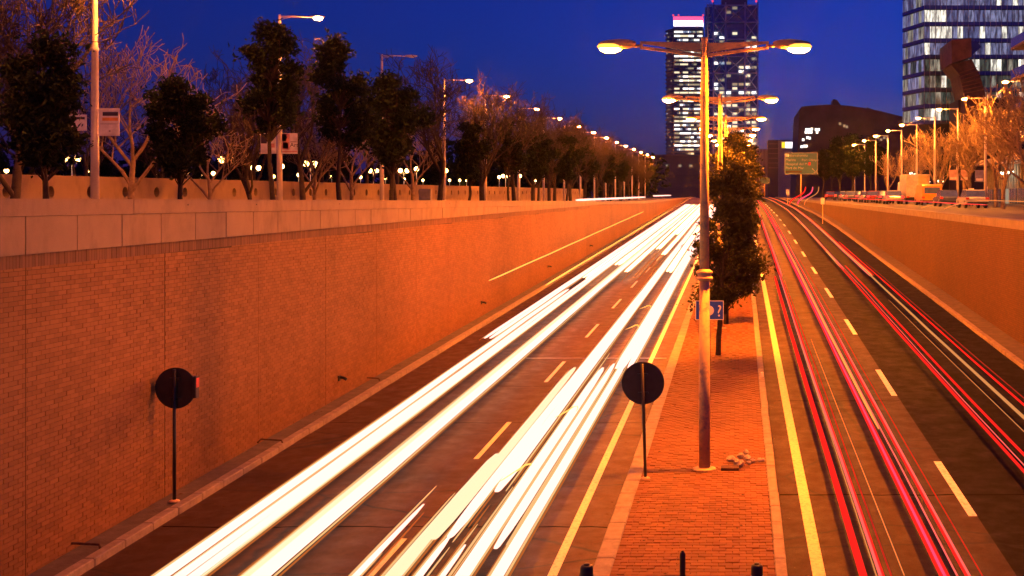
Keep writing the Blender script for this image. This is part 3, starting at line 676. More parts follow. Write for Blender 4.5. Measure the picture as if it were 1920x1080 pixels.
trail('thin headlight trail below the wide one in the foreground', -5.17, .16, 9, 19.5, .62, [T, TW], zl, group=GH)
trail('bluish white headlight streak ending in the foreground', -4.72, .11, 9, 20.8, .68, [T], zl, group=GH, strands=1)
trail('headlight trail left of the striped pair near the central strip', -4.46, .22, 9, 37, .65, [TW, T], zl, group=GH)
trail('headlight trail right of the striped pair near the central strip', -4.2, .19, 18.9, 37, .65, [T, T], zl, group=GH)
trail('headlight trail closest to the edge line in the foreground', -3.88, .21, 9, 40, .65, [TW, T], zl, group=GH)
trail('broad headlight trail closest to the central strip in the distance', -3.82, .6, 36, 205, .65, [T], zl, group=GH)
trail('far headlight trail between the two lanes in the distance', -6.6, .4, 90, 205, .65, [T], zl, group=GH)
trail('thin dim trail inside the left lane near the wall', -8.32, .03, 14, 60, .9, [TW], zl, strands=1, hgt=.02, group=GH)
trail('thin high amber trail in front of the left wall', -10.2, .05, 45, 118, 2.65, ['trail_y'], zl, strands=1, hgt=.05)
trail('thin low amber trail along the foot of the left wall', -10.2, .09, 58, 158, 1.1, ['trail_y'], zl, strands=1, hgt=.08)
for q_, (x_, w_, a_, lab_) in enumerate([(-7.15, .35, 70, 'left of centre'), (-5.75, .4, 84, 'right of centre'), (-9.25, .4, 66, 'beside the wall'), (-4.45, .45, 70, 'beside the central strip'), (-6.2, .3, 110, 'in the very middle')]):
    trail('far white headlight trail merging in the distance, ' + lab_, x_, w_, a_, 205, .65, [T], zl, group=GH)
for q_, (px, py) in enumerate([(1210, 575), (1186, 612), (1066, 768), (974, 878)]):
    y = 13566 / (py - 317); x = (px - VX) / F * y; s_ = .35
    o = MB().tube([(-.5 * s_, -3.2 * s_, 0), (0, -.6 * s_, 0), (.25 * s_, .6 * s_, .02), (.55 * s_, .9 * s_, .02), (.7 * s_, .2 * s_, 0), (.72 * s_, -.8 * s_, 0)], [.006, .02, .02, .02, .02, .008], 6).build('light_trail', M['trail_y'], None, True, loc=(x, y, zl(y) + .65))
    tag(o, ORD[3 - q_] + ' small hooked amber streak between the headlight trails', 'light trail', 'hooked amber streaks')
GR = 'red tail light trails on the right carriageway'
trail('red tail light trail closest to the yellow line on the right', 1.97, .13, 9, 62, .8, ['trail_r', 'trail_r'], zr, group=GR)
trail('pinkish tail light trail second from the yellow line', 2.26, .12, 9, 70, .8, ['trail_p', 'trail_r'], zr, group=GR, strands=2)
trail('thin pale trail between the two left tail light trails', 2.14, .02, 12, 40, .9, ['trail_c'], zr, group=GR, strands=1, hgt=.02)
trail('red tail light trail with pinkish magenta core left of the white dashes', 3.27, .16, 9, 200, .8, ['trail_r', 'trail_m', 'trail_r'], zr, group=GR, strands=3)
trail('orange streak inside the magenta cored tail light trail', 3.36, .06, 26, 90, .86, ['trail_o'], zr, group=GR, strands=1, hgt=.06)
trail('red tail light trail immediately left of the white dashes', 3.64, .12, 9, 200, .8, ['trail_r', 'trail_p'], zr, group=GR, strands=2)
trail('far red tail light trail near the central strip trees', 2.3, .22, 60, 200, .8, ['trail_r', 'trail_p'], zr, group=GR)
trail('red tail light trail left side of the dark lane', 6.0, .11, 9, 200, .8, ['trail_r', 'trail_r'], zr, group=GR, strands=2)
trail('thinner red tail light trail in the dark lane', 6.36, .08, 9, 66, .8, ['trail_r'], zr, group=GR, strands=1)
trail('cream coloured trail along the dark lane', 7.22, .13, 9, 96, .85, ['trail_c'], zr, group=GR, strands=1)
trail('red tail light trail nearest the right wall', 7.62, .12, 9, 84, .8, ['trail_r', 'trail_r'], zr, group=GR, strands=2)
trail('far pink tail light trail nearest the right wall', 7.3, .28, 60, 230, .8, ['trail_p', 'trail_o', 'trail_r'], zr, group=GR, strands=3, xf=lambda y: -max(0, y - 150) ** 2 * .00016)
trail('far orange tail light trail in the dark lane', 6.05, .22, 64, 230, .8, ['trail_o', 'trail_p'], zr, group=GR, strands=2, xf=lambda y: -max(0, y - 150) ** 2 * .00016)
for q_, (x_, w_, a_, b2, mt_, lab_) in enumerate([(2.42, .03, 9, 60, 'trail_d', 'right of the pinkish red trail'), (2.62, .02, 14, 38, 'trail_c', 'pale, in the middle of the left lane'), (3.46, .03, 9, 120, 'trail_p', 'between the two bold red trails by the dashes'), (3.85, .025, 12, 70, 'trail_d', 'just left of the white dashes'),
        (6.16, .025, 9, 90, 'trail_p', 'between the red pair in the dark lane'), (6.9, .02, 16, 50, 'trail_c', 'broken pale one left of the cream trail'), (7.82, .03, 9, 70, 'trail_d', 'outermost beside the right wall')]):
    trail('hair-thin tail light streak, ' + lab_, x_, w_, a_, b2, .8, [mt_], zr, group='hair-thin streaks on the right carriageway', strands=1, hgt=.02)
# traffic streaks up on the side streets
trail('white glowing traffic trail behind the far end of the left parapet', -14.6, .5, 100, 172, .55, [T], zs, strands=3, hgt=.2)
trail('second white traffic trail at the far left beyond the first', -14.6, .5, 190, 235, .7, [T], zs, strands=3, hgt=.2)
trail('thin red traffic trail on the right side street', 14.0, .16, 62, 150, .55, ['trail_r', 'trail_p'], zs, strands=2)
trail('thin pale traffic trail on the right side street near the picture edge', 15.0, .05, 50, 70, .75, ['trail_c'], zs, strands=1, hgt=.05)
for i, (px0, py0, px1, py1) in enumerate([(1770, 392, 1815, 379), (1727, 390, 1750, 384)]):
    y = 66; P = lambda px, py, yy: ((px - VX) / F * yy, yy, -(py - VY) / F * yy)
    o = MB().tube([P(px0, py0, y), P(px0*.7+px1*.3, py0*.55+py1*.45, y), P((px0+px1)/2, (py0*.35+py1*.65), y), P(px1, py1, y)], [.01, .03, .03, .01], 8).build('light_trail', M['trail_c'], None, True)
    tag(o, ['curved pale light streak above the right wall, nearer the picture edge', 'small curved pale light streak before the orange van'][i], 'light trail')
# a bus that turned off: its lights swing in an S over the exit ramp
for i, (dx, mt, lab) in enumerate([(-1.1, 'trail_r', 'left red S-shaped light trail on the far exit'), (.9, 'trail_m', 'middle red S-shaped light trail on the far exit'), (2.6, 'trail_c', 'pale right S-shaped light trail on the far exit')]):
    pts = []
    for k in range(13):
        t = k / 12; y = 150 + 20 * t
        px = 1494 + 30 * (1 / (1 + math.exp(-(t - .45) * 9))) - 6; py = 384 - 34 * t
        pts.append(((px - VX) / F * y + dx * .55, y, -(py - VY) / F * y))
    o = MB().tube(pts, [.03] + [.09 if i < 2 else .05] * 11 + [.03], 8).build('light_trail', M[mt], None, True); tag(o, lab, 'light trail', 'S-shaped trails on the far exit')

# ================================================================== TREES
def seg_tubes(segs, mat, name):
    V = []; Fc = []; base = 0
    for (p0, p1, r0, r1) in segs:
        n = 8 if r0 > .08 else 5 if r0 > .025 else 3
        d = (p1 - p0); L = np.linalg.norm(d)
        if L < 1e-6: continue
        d = d / L; a = np.cross(d, (0, 0, 1.0)); 
        if np.linalg.norm(a) < 1e-3: a = np.array((1.0, 0, 0))
        a /= np.linalg.norm(a); b = np.cross(d, a); th = 2 * np.pi * np.arange(n) / n
        ring = np.cos(th)[:, None] * a + np.sin(th)[:, None] * b
        V.append(p0 + ring * r0); V.append(p1 + ring * r1)
        k = np.arange(n); Fc.append(np.stack([base + k, base + (k + 1) % n, base + n + (k + 1) % n, base + n + k], 1)); base += 2 * n
    me = np_mesh(name, np.concatenate(V), np.concatenate(Fc), mat); me.shade_smooth(); return me
def bare_tree(seed, H=8.0, trunk=2.4, kids=(5, 4, 4, 4, 3), spread=.8, r0=.16, up=.35, rmin=.014):
    r = np.random.default_rng(seed); trunk_s = []; br = []
    def grow(p, d, L, rad, lev, out):
        n = 3 if lev < 2 else 2; pts = [p]; dd = d.copy()
        for i in range(n):
            dd = dd + r.normal(0, (.05 if lev == 0 else .13) + .05 * lev, 3) + np.array((0, 0, up * .16)); dd /= np.linalg.norm(dd)
            q = p + dd * L / n; ra = rad * (1 - .4 * i / n); rb = rad * (1 - .4 * (i + 1) / n)
            out.append((p, q, ra, rb)); p = q; pts.append(p)
        if lev >= len(kids): return
        for k in range(kids[lev]):
            t = r.uniform(.35, 1.0) if k else 1.0
            i = min(n - 1, int(t * n)); f = t * n - i; bp = pts[i] + (pts[i + 1] - pts[i]) * min(1, f)
            az = r.uniform(0, 2 * np.pi); side = np.array((math.cos(az), math.sin(az), r.uniform(-.15, .5)))
            nd = dd * r.uniform(.5, .9) + side * spread * r.uniform(.55, 1.0) + np.array((0, 0, up)); nd /= np.linalg.norm(nd)
            grow(bp, nd, L * r.uniform(.55, .78) if lev else L * r.uniform(.72, .95), rad * (.46 if lev else .5), lev + 1, br)
    grow(np.zeros(3), np.array((r.normal(0, .05), r.normal(0, .05), 1.0)), trunk, r0, 0, trunk_s)
    allp = np.array([s[1] for s in trunk_s + br]); k = H / allp[:, 2].max()
    sc = lambda L: [(a * k, b * k, max(rmin * 1.2, x * k), max(rmin, y * k)) for a, b, x, y in L]
    return sc(trunk_s), sc(br)
def make_bare(name, seed, mat, **kw):
    t, b = bare_tree(seed, **kw); return seg_tubes(t, mat, 'trunk'), seg_tubes(b, mat, 'branches')
def evergreen(seed, H, w, clear, clumps=60, per=110, leaf=.13, mat='leaf', off=(0, 0), flat=1.0):
    r = np.random.default_rng(seed); segs = []; cz = (H + clear) / 2; rz = (H - clear) / 2
    pts = [np.array((0, 0, 0.0))]; p = pts[0]
    for i in range(8):
        q = p + np.array((r.normal(off[0] * .06, .04), r.normal(off[1] * .06, .04), H * .82 / 8)); segs.append((p, q, .11 * (1 - .09 * i), .11 * (1 - .09 * (i + 1)))); p = q; pts.append(q)
    br = []; L = []
    lobes = []
    for k in range(24):
        u = (k + r.uniform(0, 1)) / 24; a = r.uniform(0, 2 * np.pi)
        pr = (math.sin(math.pi * (.12 + .80 * u ** .85)) ** .7) * r.uniform(.75, 1.15)
        rho = w / 2 * pr * r.uniform(.35, 1.0)
        lobes.append((np.array((off[0] + math.cos(a) * rho, off[1] + math.sin(a) * rho, clear + .25 + u * (H - clear - .3))), r.uniform(.26, .46) * (w / 2) ** .6))
    for k in range(clumps):
        lc, lr = lobes[k % 24]
        d = r.normal(0, 1, 3); d /= np.linalg.norm(d)
        c = lc + d * lr * r.uniform(.3, 1.15) * np.array((1, 1, .8))
        j = min(7, max(2, int((c[2] - .5) / (H * .82 / 8)))); st = pts[j]
        mid = (st + c) / 2 + r.normal(0, .1, 3); br += [(st, mid, .03, .02), (mid, c, .02, .008)]
        n = int(per * r.uniform(.5, 1.4)); sg = r.uniform(.11, .22) * (w / 2) ** .5
        q = c + r.normal(0, 1, (n, 3)) * sg * np.array((1, 1, .8)); L.append(q)
        for _ in range(3):
            e = q[r.integers(n)]; br.append((c, e, .009, .004))
    L = np.concatenate(L); n = len(L)
    nrm = r.normal(0, 1, (n, 3)) + np.array((0, 0, .35)); nrm /= np.linalg.norm(nrm, axis=1)[:, None]
    t1 = np.cross(nrm, r.normal(0, 1, (n, 3))); t1 /= np.linalg.norm(t1, axis=1)[:, None]; t2 = np.cross(nrm, t1)
    s = (leaf * r.uniform(.6, 1.3, n))[:, None]
    v = np.stack([L - t1 * s * .6, L + t2 * s * .28 + nrm * s * .08, L + t1 * s * .6, L - t2 * s * .28 + nrm * s * .08], 1).reshape(-1, 3)
    f = np.arange(4 * n).reshape(-1, 4)
    return seg_tubes(segs, M['bark'], 'trunk'), seg_tubes(br, M['bark'], 'branches'), np_mesh('leaves', v, f, M[mat])
def plant(name, label, cat, meshes, x, y, z, s=1.0, rz=0.0, group=None, sz=None):
    o = thing(name, label, cat, (x, y, z), rz, group); o.scale = (s, s, sz or s)
    tr = link('trunk', meshes[0], o); 
    if len(meshes) == 3: link('branches', meshes[1], tr); cr = link('crown', meshes[2], o)
    else: link('crown', meshes[1], o)
    return o

# evergreens on the central strip
ME = [evergreen(11, 6.9, 2.6, 1.7, 170, 80, .16, 'leaf_m', (.3, 0)), evergreen(12, 7.4, 2.4, 2.2, 150, 80, .16, 'leaf_m', (.25, 0)), evergreen(13, 8.4, 2.5, 2.4, 150, 75, .17, 'leaf_m', (.2, 0))]
for i, (x, y, k, s) in enumerate([(-.76, 41.0, 0, 1.0), (-.55, 48.6, 1, 1.0), (-.4, 56.5, 2, .92), (-.3, 65, 1, 1.12), (-.3, 74, 2, 1.02), (-.3, 83.5, 2, 1.08), (-.3, 94, 1, 1.2), (-.3, 106, 2, 1.05), (-.3, 122, 2, 1.0), (-.3, 140, 2, .95), (-.3, 160, 1, .95)]):
    plant('evergreen_tree', ORD[i] + ' bushy evergreen tree on the central strip', 'tree', ME[k], x, y, zm(y, x), s, 0 if i == 0 else i * 1.3 * 0 + (.3 if i % 2 else -.4), 'evergreens on the central strip')
# dark evergreens along the left street
LE = [evergreen(21 + i, h, w, c, 110, 70, .19, 'leaf') for i, (h, w, c) in enumerate([(5.8, 2.3, 2.2), (7.3, 2.2, 2.9), (7.6, 1.8, 3.55), (5.6, 2.2, 2.3)])]
EV = [(85, 27.2, 0, .82), (338, 33.4, 3, .8), (513, 40.4, 2, .97), (640, 47.0, 1, 1.05), (735, 54, 3, 1.2), (878, 68.5, 0, .9), (955, 82, 1, .9), (1010, 94, 3, 1.1), (1062, 108, 0, 1.1), (1100, 124, 1, 1.0), (1140, 145, 3, 1.2), (1165, 165, 1, 1.0)]
for i, (px, y, k, s) in enumerate(EV):
    plant('evergreen_tree', ORDL[i] + ' dark leafy evergreen tree in the row behind the left parapet', 'tree', LE[k], (px - VX) / F * y, y, zs(y), s, i * 2.1, 'dark evergreens along the left street')
# bare planes
BT = [make_bare('b', 31, M['bark_p'], H=7.2, trunk=2.6, spread=.75, kids=(5, 4, 4, 3, 2)), make_bare('b', 32, M['bark_shade'], H=8.5, trunk=2.8, spread=.65, up=.42, kids=(5, 4, 4, 3, 3)), make_bare('b', 33, M['bark_shade'], H=9.5, trunk=2.8, spread=.9, kids=(5, 4, 4, 3, 3)),
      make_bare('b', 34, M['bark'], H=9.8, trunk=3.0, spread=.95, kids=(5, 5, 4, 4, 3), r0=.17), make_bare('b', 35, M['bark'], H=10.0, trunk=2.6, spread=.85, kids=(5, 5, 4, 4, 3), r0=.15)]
bare = [(245, 40, 0, 1.0), (395, 46, 0, .74), (470, 50, 1, .75), (25, 33, 2, .95), (-60, 34, 2, 1.1), (70, 52, 2, .9), (150, 47, 1, .85), (310, 56, 1, .78), (420, 62, 2, 1.0), (480, 60, 1, 1.05), (570, 58, 2, 1.02), (590, 62, 0, .9), (610, 70, 1, 1.1),
        (660, 66, 0, 1.0), (690, 76, 2, .95), (740, 72, 1, .9), (775, 80, 0, 1.1), (745, 90, 2, 1.0)]
for i, (px, y, k, s) in enumerate(sorted(bare)):
    plant('plane_tree', ORDL[i] + ' bare plane tree on the left, in front of the park', 'tree', BT[k], (px - VX) / F * y, y, zs(y), s, i * 1.7, 'bare plane trees on the left')
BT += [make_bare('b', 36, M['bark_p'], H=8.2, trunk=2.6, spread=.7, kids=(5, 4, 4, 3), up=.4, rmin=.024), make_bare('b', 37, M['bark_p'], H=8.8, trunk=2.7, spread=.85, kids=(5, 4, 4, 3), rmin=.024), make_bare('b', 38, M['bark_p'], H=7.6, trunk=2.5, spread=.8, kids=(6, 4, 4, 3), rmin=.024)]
tall = [(822, 64, 3, .98), (905, 76, 4, 1.0), (965, 86, 3, 1.0), (1000, 97, 4, 1.02), (1040, 108, 3, 1.03), (1070, 118, 4, 1.05), (1095, 130, 3, 1.03), (1120, 142, 4, 1.02), (1145, 157, 3, 1.0), (1163, 172, 4, 1.0), (1180, 190, 3, 1.0), (1195, 210, 4, .95), (1205, 235, 3, .9),
        (1030, 120, 4, 1.05), (1090, 150, 3, 1.05), (1130, 180, 4, 1.05)]
for i, (px, y, k, s) in enumerate(sorted(tall)):
    plant('street_tree', ORDL[i] + ' of the tall dark bare trees receding along the left street', 'tree', BT[k], (px - VX) / F * y, y, zs(y), s, i * 2.3, 'tall bare trees along the left street')
# dark park trees far behind the park wall
for i, (px, y, k, s) in enumerate([(-20, 120, 1, 1.4), (60, 130, 2, 1.5), (190, 125, 0, 1.3), (270, 135, 3, 1.5), (370, 128, 1, 1.2), (450, 140, 0, 1.4), (540, 150, 2, 1.3), (640, 150, 3, 1.5), (730, 160, 1, 1.4), (820, 170, 0, 1.5), (900, 185, 1, 1.4), (970, 205, 2, 1.4), (1030, 230, 1, 1.5)]):
    plant('park_tree', ORDL[i] + ' of the dark leafy trees deep in the park', 'tree', LE[k], (px - VX) / F * y, y, zs(y), s, i * 1.1, 'dark trees deep in the park', sz=s * .8)
r_ = np.random.default_rng(77); n_ = 26000
cx = r_.uniform(-175, -22, 170); cy = r_.uniform(225, 285, 170) ; chh = 6.5 + 4.0 * np.sin(cx * .13) * np.sin(cx * .031 + 1) + r_.normal(0, 1.2, 170)
ci = r_.integers(0, 170, n_); P_ = np.stack([cx[ci] + r_.normal(0, 2.6, n_), cy[ci] + r_.normal(0, 2.6, n_), 1.0 + np.clip(chh[ci], 3, 12) * r_.random(n_) ** .7], 1)
nr = r_.normal(0, 1, (n_, 3)); nr /= np.linalg.norm(nr, axis=1)[:, None]; ta = np.cross(nr, r_.normal(0, 1, (n_, 3))); ta /= np.linalg.norm(ta, axis=1)[:, None]; tb = np.cross(nr, ta); sz_ = r_.uniform(.5, 1.1, n_)[:, None]
o = link('far_wood', np_mesh('far_wood', np.stack([P_ - ta * sz_, P_ + tb * sz_ * .6, P_ + ta * sz_, P_ - tb * sz_ * .6], 1).reshape(-1, 3), np.arange(4 * n_).reshape(-1, 4), M['leaf']), kind='stuff'); o['label'] = 'dark far-off wood at the back of the park'; o['category'] = 'wood'
# right side: lit bare planes and a dark clump
RB = [(1905, 76, 2, .98), (1880, 84, 1, .95), (1850, 92, 0, 1.1), (1820, 100, 1, .95), (1795, 104, 0, 1.15), (1762, 116, 1, .95), (1745, 124, 0, 1.15), (1715, 136, 1, .92), (1690, 150, 2, .85), (1668, 165, 1, .9), (1935, 70, 0, 1.2)]
for i, (px, y, k, s) in enumerate(sorted(RB)):
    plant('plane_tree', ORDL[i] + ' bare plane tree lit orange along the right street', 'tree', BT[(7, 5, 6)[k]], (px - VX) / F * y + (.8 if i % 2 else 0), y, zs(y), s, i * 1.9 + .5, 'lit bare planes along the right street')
for i, (px, y, k, s) in enumerate([(1545, 205, 1, 1.25), (1575, 185, 3, 1.8), (1600, 180, 0, 1.75), (1632, 172, 1, 1.35), (1650, 190, 2, 1.2), (1560, 240, 2, 1.5)]):
    plant('evergreen_tree', ORDL[i] + ' of the dark trees massed at right before the low building', 'tree', LE[k], (px - VX) / F * y, y, zs(y), s, i * 1.1, 'dark trees massed at right')

# ================================================================== BUILDINGS
def win_mat(name, col, s): return emit(name, col, s, (.03, .035, .05))
M['glass'] = surf('tower_glass', (0.20, 0.27, 0.46), 0.15, 0.7, var=.3, scale=.05, spec=1.0)
M['glass_b'] = surf('pale_tower_glass', (0.12, 0.14, 0.24), 0.10, 0.0, var=.25, scale=.1, spec=1.0)
M['frame'] = surf('tower_frame', (0.82, 0.80, 0.86), 0.7)
M['spandrel'] = surf('tower_spandrel', (0.26, 0.22, 0.25), 0.6)
M['w1'] = win_mat('window_warm', (1.0, .86, .55), 1.1); M['w2'] = win_mat('window_white', (1.0, .95, .85), 2.2); M['w3'] = win_mat('window_dim', (.9, .75, .5), .35); M['w4'] = win_mat('window_cool', (.6, .75, 1.0), .5)
M['w0'] = surf('window_dark', (.19, .27, .48), .15, .7, spec=.8)

# tower with the outer steel frame
YT = 840.0; K = YT / F
def U(px): return (px - VX) * K
def V(py): return (VY - py) * K
o = thing('frame_tower', 'tall dark glass tower wrapped in a steel cross-braced frame', 'building', (U(1378), YT, 1.1))
ox, oy, oz = o.location
x0, x1, zt = U(1337) - ox, U(1421) - ox, V(4) - oz
MB().prism([(x0, 4), (x1, 4), (x1, 38), (x0 - 7, 38), (x0 - 6.6, 12)], 'z', 0, zt - 2).build('glass_core', M['glass'], o)
MB().box(x0 + 6, x1 - 8, 10, 30, zt - 2, zt + 4).build('roof_plant', M['spandrel'], o)
cols = [U(p) - ox for p in (1337.8, 1360.7, 1397, 1420.7)]
rows = [V(9.6 + 31.9 * i) - oz for i in range(12)]
for c in cols + [U(1326.5) - ox, U(1332) - ox]: MB().box(c - .5, c + .5, 0 if c > x0 else 8, 1.0 if c > x0 else 9, 0, zt).build('frame_column', M['frame'], o)
for z in rows:
    if z > 2: MB().box(x0 - 5, x1 + .6, .1, .9, z - .4, z + .4).build('frame_beam', M['frame'], o)
for i in range(11):
    a, b_ = rows[i + 1], rows[i]
    if a < 0: continue
    for j in range(3):
        if j == 1 and i % 3: continue
        c0, c1 = cols[j], cols[j + 1]
        MB().tube([(c0, .45, a), (c1, .45, b_)], .33, 4).build('brace', M['frame'], o); MB().tube([(c0, .55, b_), (c1, .55, a)], .33, 4).build('brace', M['frame'], o)
    for k in range(4):
        z = b_ - (b_ - a) * (k + .5) / 4
        MB().box(x0 - 4.4, x0 - 1, 7.5, 8.5, z - .35, z + .35).build('side_rung', M['frame'], o)
wm = {k: MB().box(-1.85, 1.85, 3.2, 3.9, -.95, .95).mesh('window', M[k]) for k in ('w0', 'w1', 'w2', 'w3', 'w4')}
rr = random.Random(5)
for i in range(44):
    z = rows[0] - 1.6 - 3.235 * i
    if z < 8: break
    for j in range(7):
        c = U(1341.5 + 12.1 * j) - ox
        lp = .18 + .5 * (i / 44)
        k = rr.choice(['w1', 'w1', 'w2', 'w3']) if rr.random() < lp else 'w4' if rr.random() < .03 else 'w0'
        if i < 5 and k in ('w1', 'w2'): k = 'w0' if rr.random() < .7 else 'w3'
        link('window', wm[k], o, (c, 0, z))
for px in (1336, 1418): MB().ell((U(px) - ox, 3, zt + 1.2), .9, .9, .9, 8, 6).build('warning_light', M['trail_m'], o, True)
# banded tower with the glowing crown
o = thing('banded_tower', 'slender banded office tower with a glowing pink and white crown', 'building', (U(1288), YT + 20, 1.1))
K2 = (YT + 20) / F; ox, oy, oz = o.location; ox = U(1288) ; 
u = lambda px: (px - VX) * K2 - ox; v = lambda py: (VY - py) * K2 - oz
xa, xb = u(1262), u(1318); xs = u(1248)
MB().prism([(xa, 0), (xb, 0), (xb, 24), (xs - .5, 24), (xs, 9)], 'z', 0, v(53)).build('core', M['spandrel'], o)
for i in range(40):
    z = v(56) - 3.16 * i
    if z < 4: break
    MB().prism([(xa - .5, -.6), (xb + .4, -.6), (xb + .4, .1), (xa, .1), (xs - .5, 9.6), (xs - .9, 8.6)], 'z', z - .55, z + .55).build('floor_band', surf('band', (.34, .28, .29), .6) if i == 0 else bpy.data.materials['band'], o)
wm2 = {k: MB().box(-2.0, 2.0, -.25, .5, -.66, .66).mesh('window', M[k]) for k in ('w0', 'w1', 'w2', 'w3', 'w4')}
n = 0
for i in range(40):
    z = v(56) - 3.16 * i - 1.58
    if z < 6: break
    dens = rr.choice([.25, .6, .75, .85, .5])
    for j in range(9 if i < 33 else 0):
        k = rr.choice(['w1', 'w2', 'w2', 'w1']) if rr.random() < dens else rr.choice(['w0', 'w0', 'w3'])
        link('window', wm2[k], o, (xa + 3.0 + 5.15 * j * (xb - xa - 5) / 41.5 * .98, 0, z)); n += 1
    if rr.random() < .5: 
        t = rr.uniform(.2, .9); link('window', wm2['w3'], o, (xs + (xa - xs) * t - .1, 9 - 9 * t + .1, z), (0, 0, R(-60)), (.35, 1, .7))
    elif i % 4 == 0: link('window', wm2['w4'], o, (xs + .8, 7.6, z), (0, 0, R(-60)), (.3, 1, .7))
MB().box(xa, xb, .5, 20, v(53), v(49)).build('crown_base', M['frame'], o)
MB().box(xa + .3, xb - .3, 1, 19, v(49) , v(38)).build('crown_white', emit('crown_white', (1, .93, .97), 3.2), o)
MB().box(xa, xb, .8, 19.2, v(38), v(30)).build('crown_pink', emit('crown_pink', (1, .09, .28), 1.5), o)
MB().box(xa - .3, xb + .3, .4, .8, v(30.6), v(29.6)).build('crown_rail', M['frame'], o)
for px in (1262, 1272, 1318): MB().ell((u(px), 2, v(28)), .8, .8, 1, 8, 6).build('warning_light', M['trail_m'], o, True)
# podium at the foot of the towers
o = thing('podium_building', 'long low dark building at the foot of the two towers', 'building', (U(1300), 700, 1.1)); Kp = 700 / F
MB().box(-28, 40, 0, 30, 0, (378 - 296) * Kp).build('wall', surf('podium', (.15, .11, .12), .8), o)
MB().box(-28.5, 40.5, -.6, 30.5, (378 - 296) * Kp, (378 - 293) * Kp).build('roof_edge', surf('podium_roof', (.2, .15, .14), .8), o)
MB().box(-26, 38, -.8, 0, 15, 16).build('floor_band', surf('podium_band', (.14, .1, .11), .8), o)
wmp = MB().box(-.9, .9, -.5, -.05, -.7, .7).mesh('window', M['w3'])
for k in range(9): link('window', wmp, o, (-24 + 7 * k + rr.uniform(-1, 1), 0, 8 + 3.4 * rr.randint(0, 4)))

# pale office blocks with the small lit roof sign
o = thing('office_block', 'pale office block with a small yellow and white lit roof sign', 'building', (0, 520, 1.1)); Ko = 520 / F
u = lambda px: (px - VX) * Ko; v = lambda py: (VY - py) * Ko - 1.1
MB().box(u(1459), u(1500), 0, 20, 0, v(262)).build('wall', surf('office_pale', (.33, .27, .31), .8), o)
MB().box(u(1440), u(1459) - .02, 1.0, 20, 0, v(262.5)).build('dark_wing', surf('office_dark', (.09, .065, .085), .7), o)
MB().box(u(1408), u(1440) - .02, 2, 20, 0, v(279)).build('left_wing', surf('office_mid', (.22, .16, .2), .8), o)
for k in range(6): MB().box(u(1441), u(1458.5), .7, 1.0, v(270 + 9 * k), v(269 + 9 * k)).build('floor_band', bpy.data.materials['office_mid'], o)
for k in range(5): MB().box(u(1412 + 6 * k), u(1413 + 6 * k), 1.7, 2.0, 0, v(280)).build('pilaster', bpy.data.materials['office_pale'], o)
sg = MB().box(u(1465), u(1491.5), -.4, -.02, v(278.5), v(265.5)).build('roof_sign', M['frame'], o)
MB().box(u(1465.5), u(1471.8), -.6, -.42, v(277.5), v(266.5)).build('yellow_mark', emit('sign_yellow', (1, .75, .04), 1.1), sg)
MB().box(u(1472.4), u(1491), -.6, -.42, v(277.5), v(266.5)).build('white_panel', emit('sign_white_lit', (1, .96, 1), 1.8), sg)
# dark curved building
o = thing('dark_hall', 'large dark building with a curved sloping roof behind the right trees', 'building', (0, 380, 1.1)); Kd = 380 / F
u = lambda px: (px - VX) * Kd; v = lambda py: (VY - py) * Kd - 1.1
prof = [(1491, 375), (1499, 205), (1503, 200), (1520, 198), (1560, 196), (1590, 198), (1620, 202), (1650, 208), (1690, 218), (1760, 236), (1760, 375)]
MB().prism([(u(a), v(b_)) for a, b_ in prof], 'y', 0, 40).build('wall', surf('hall_wall', (.075, .045, .055), .7, var=.3, scale=.2), o)
MB().prism([(u(a), v(b_)) for a, b_ in [(1563, 199), (1565, 183), (1572, 185), (1579, 195), (1581, 200)]], 'y', 5, 14).build('roof_box', surf('hall_box', (.045, .04, .06), .7), o)
MB().prism([(u(a), v(b_)) for a, b_ in [(1629, 206), (1629, 199), (1650, 206), (1652, 212)]], 'y', 5, 14).build('roof_box', bpy.data.materials['hall_box'], o)
wd = MB().box(-.38, .38, -.25, .1, -.42, .42)
wl, wdm = wd.mesh('window', M['w2']), wd.mesh('window', M['w3'])
for px, py in [(1512, 243), (1517, 243), (1522, 242), (1530, 243), (1535, 243), (1511, 248), (1516, 248), (1521, 248), (1532, 248), (1514, 258), (1518, 259), (1503, 275), (1508, 274), (1512, 274), (1506, 262)]: link('window', wl, o, (u(px), 0, v(py)))
for px, py in [(1583, 236), (1588, 238), (1575, 232), (1640, 262), (1646, 258), (1652, 262), (1658, 258), (1664, 261)]: link('window', wdm, o, (u(px), 0, v(py)))

# glass tower at the right edge
o = thing('glass_tower', 'glass office tower with lit floors at the upper right edge', 'building', (40.3, 240, zs(240)))
zg = zs(240)
top = 62.0
MB().prism([(0.25, .3), (34, .3), (34, 22), (-3.1, 9.3)], 'z', 0, top).build('core', surf('tower_core', (.02, .022, .035), .7), o)
MB().prism([(0.6, .6), (33, .6), (33, 21), (-2.6, 9.0)], 'z', top, top + .4).build('roof', M['spandrel'], o)
zf_ = lambda py: (378 - py) / F * 240 - zg
rowy = [14 + 30.8 * i for i in range(-2, 8)]
MB().box
gm = {}
def pane_mat(i, base, e, ec):
    m, t, b = new_mat('pane_%d' % i); b.inputs['Base Color'].default_value = (*base, 1); b.inputs['Roughness'].default_value = .08; b.inputs['Specular IOR Level'].default_value = 1.0
    # blinds and desks seen through the pane: light in uneven vertical folds
    c = ramp(t, noise(t, .9, 5, .7, stretch=(2.2, 2.2, .35)), [(.42, tuple(x * .12 for x in ec)), (.62, ec)])
    t.links.new(c, b.inputs['Emission Color']); b.inputs['Emission Strength'].default_value = e; return m
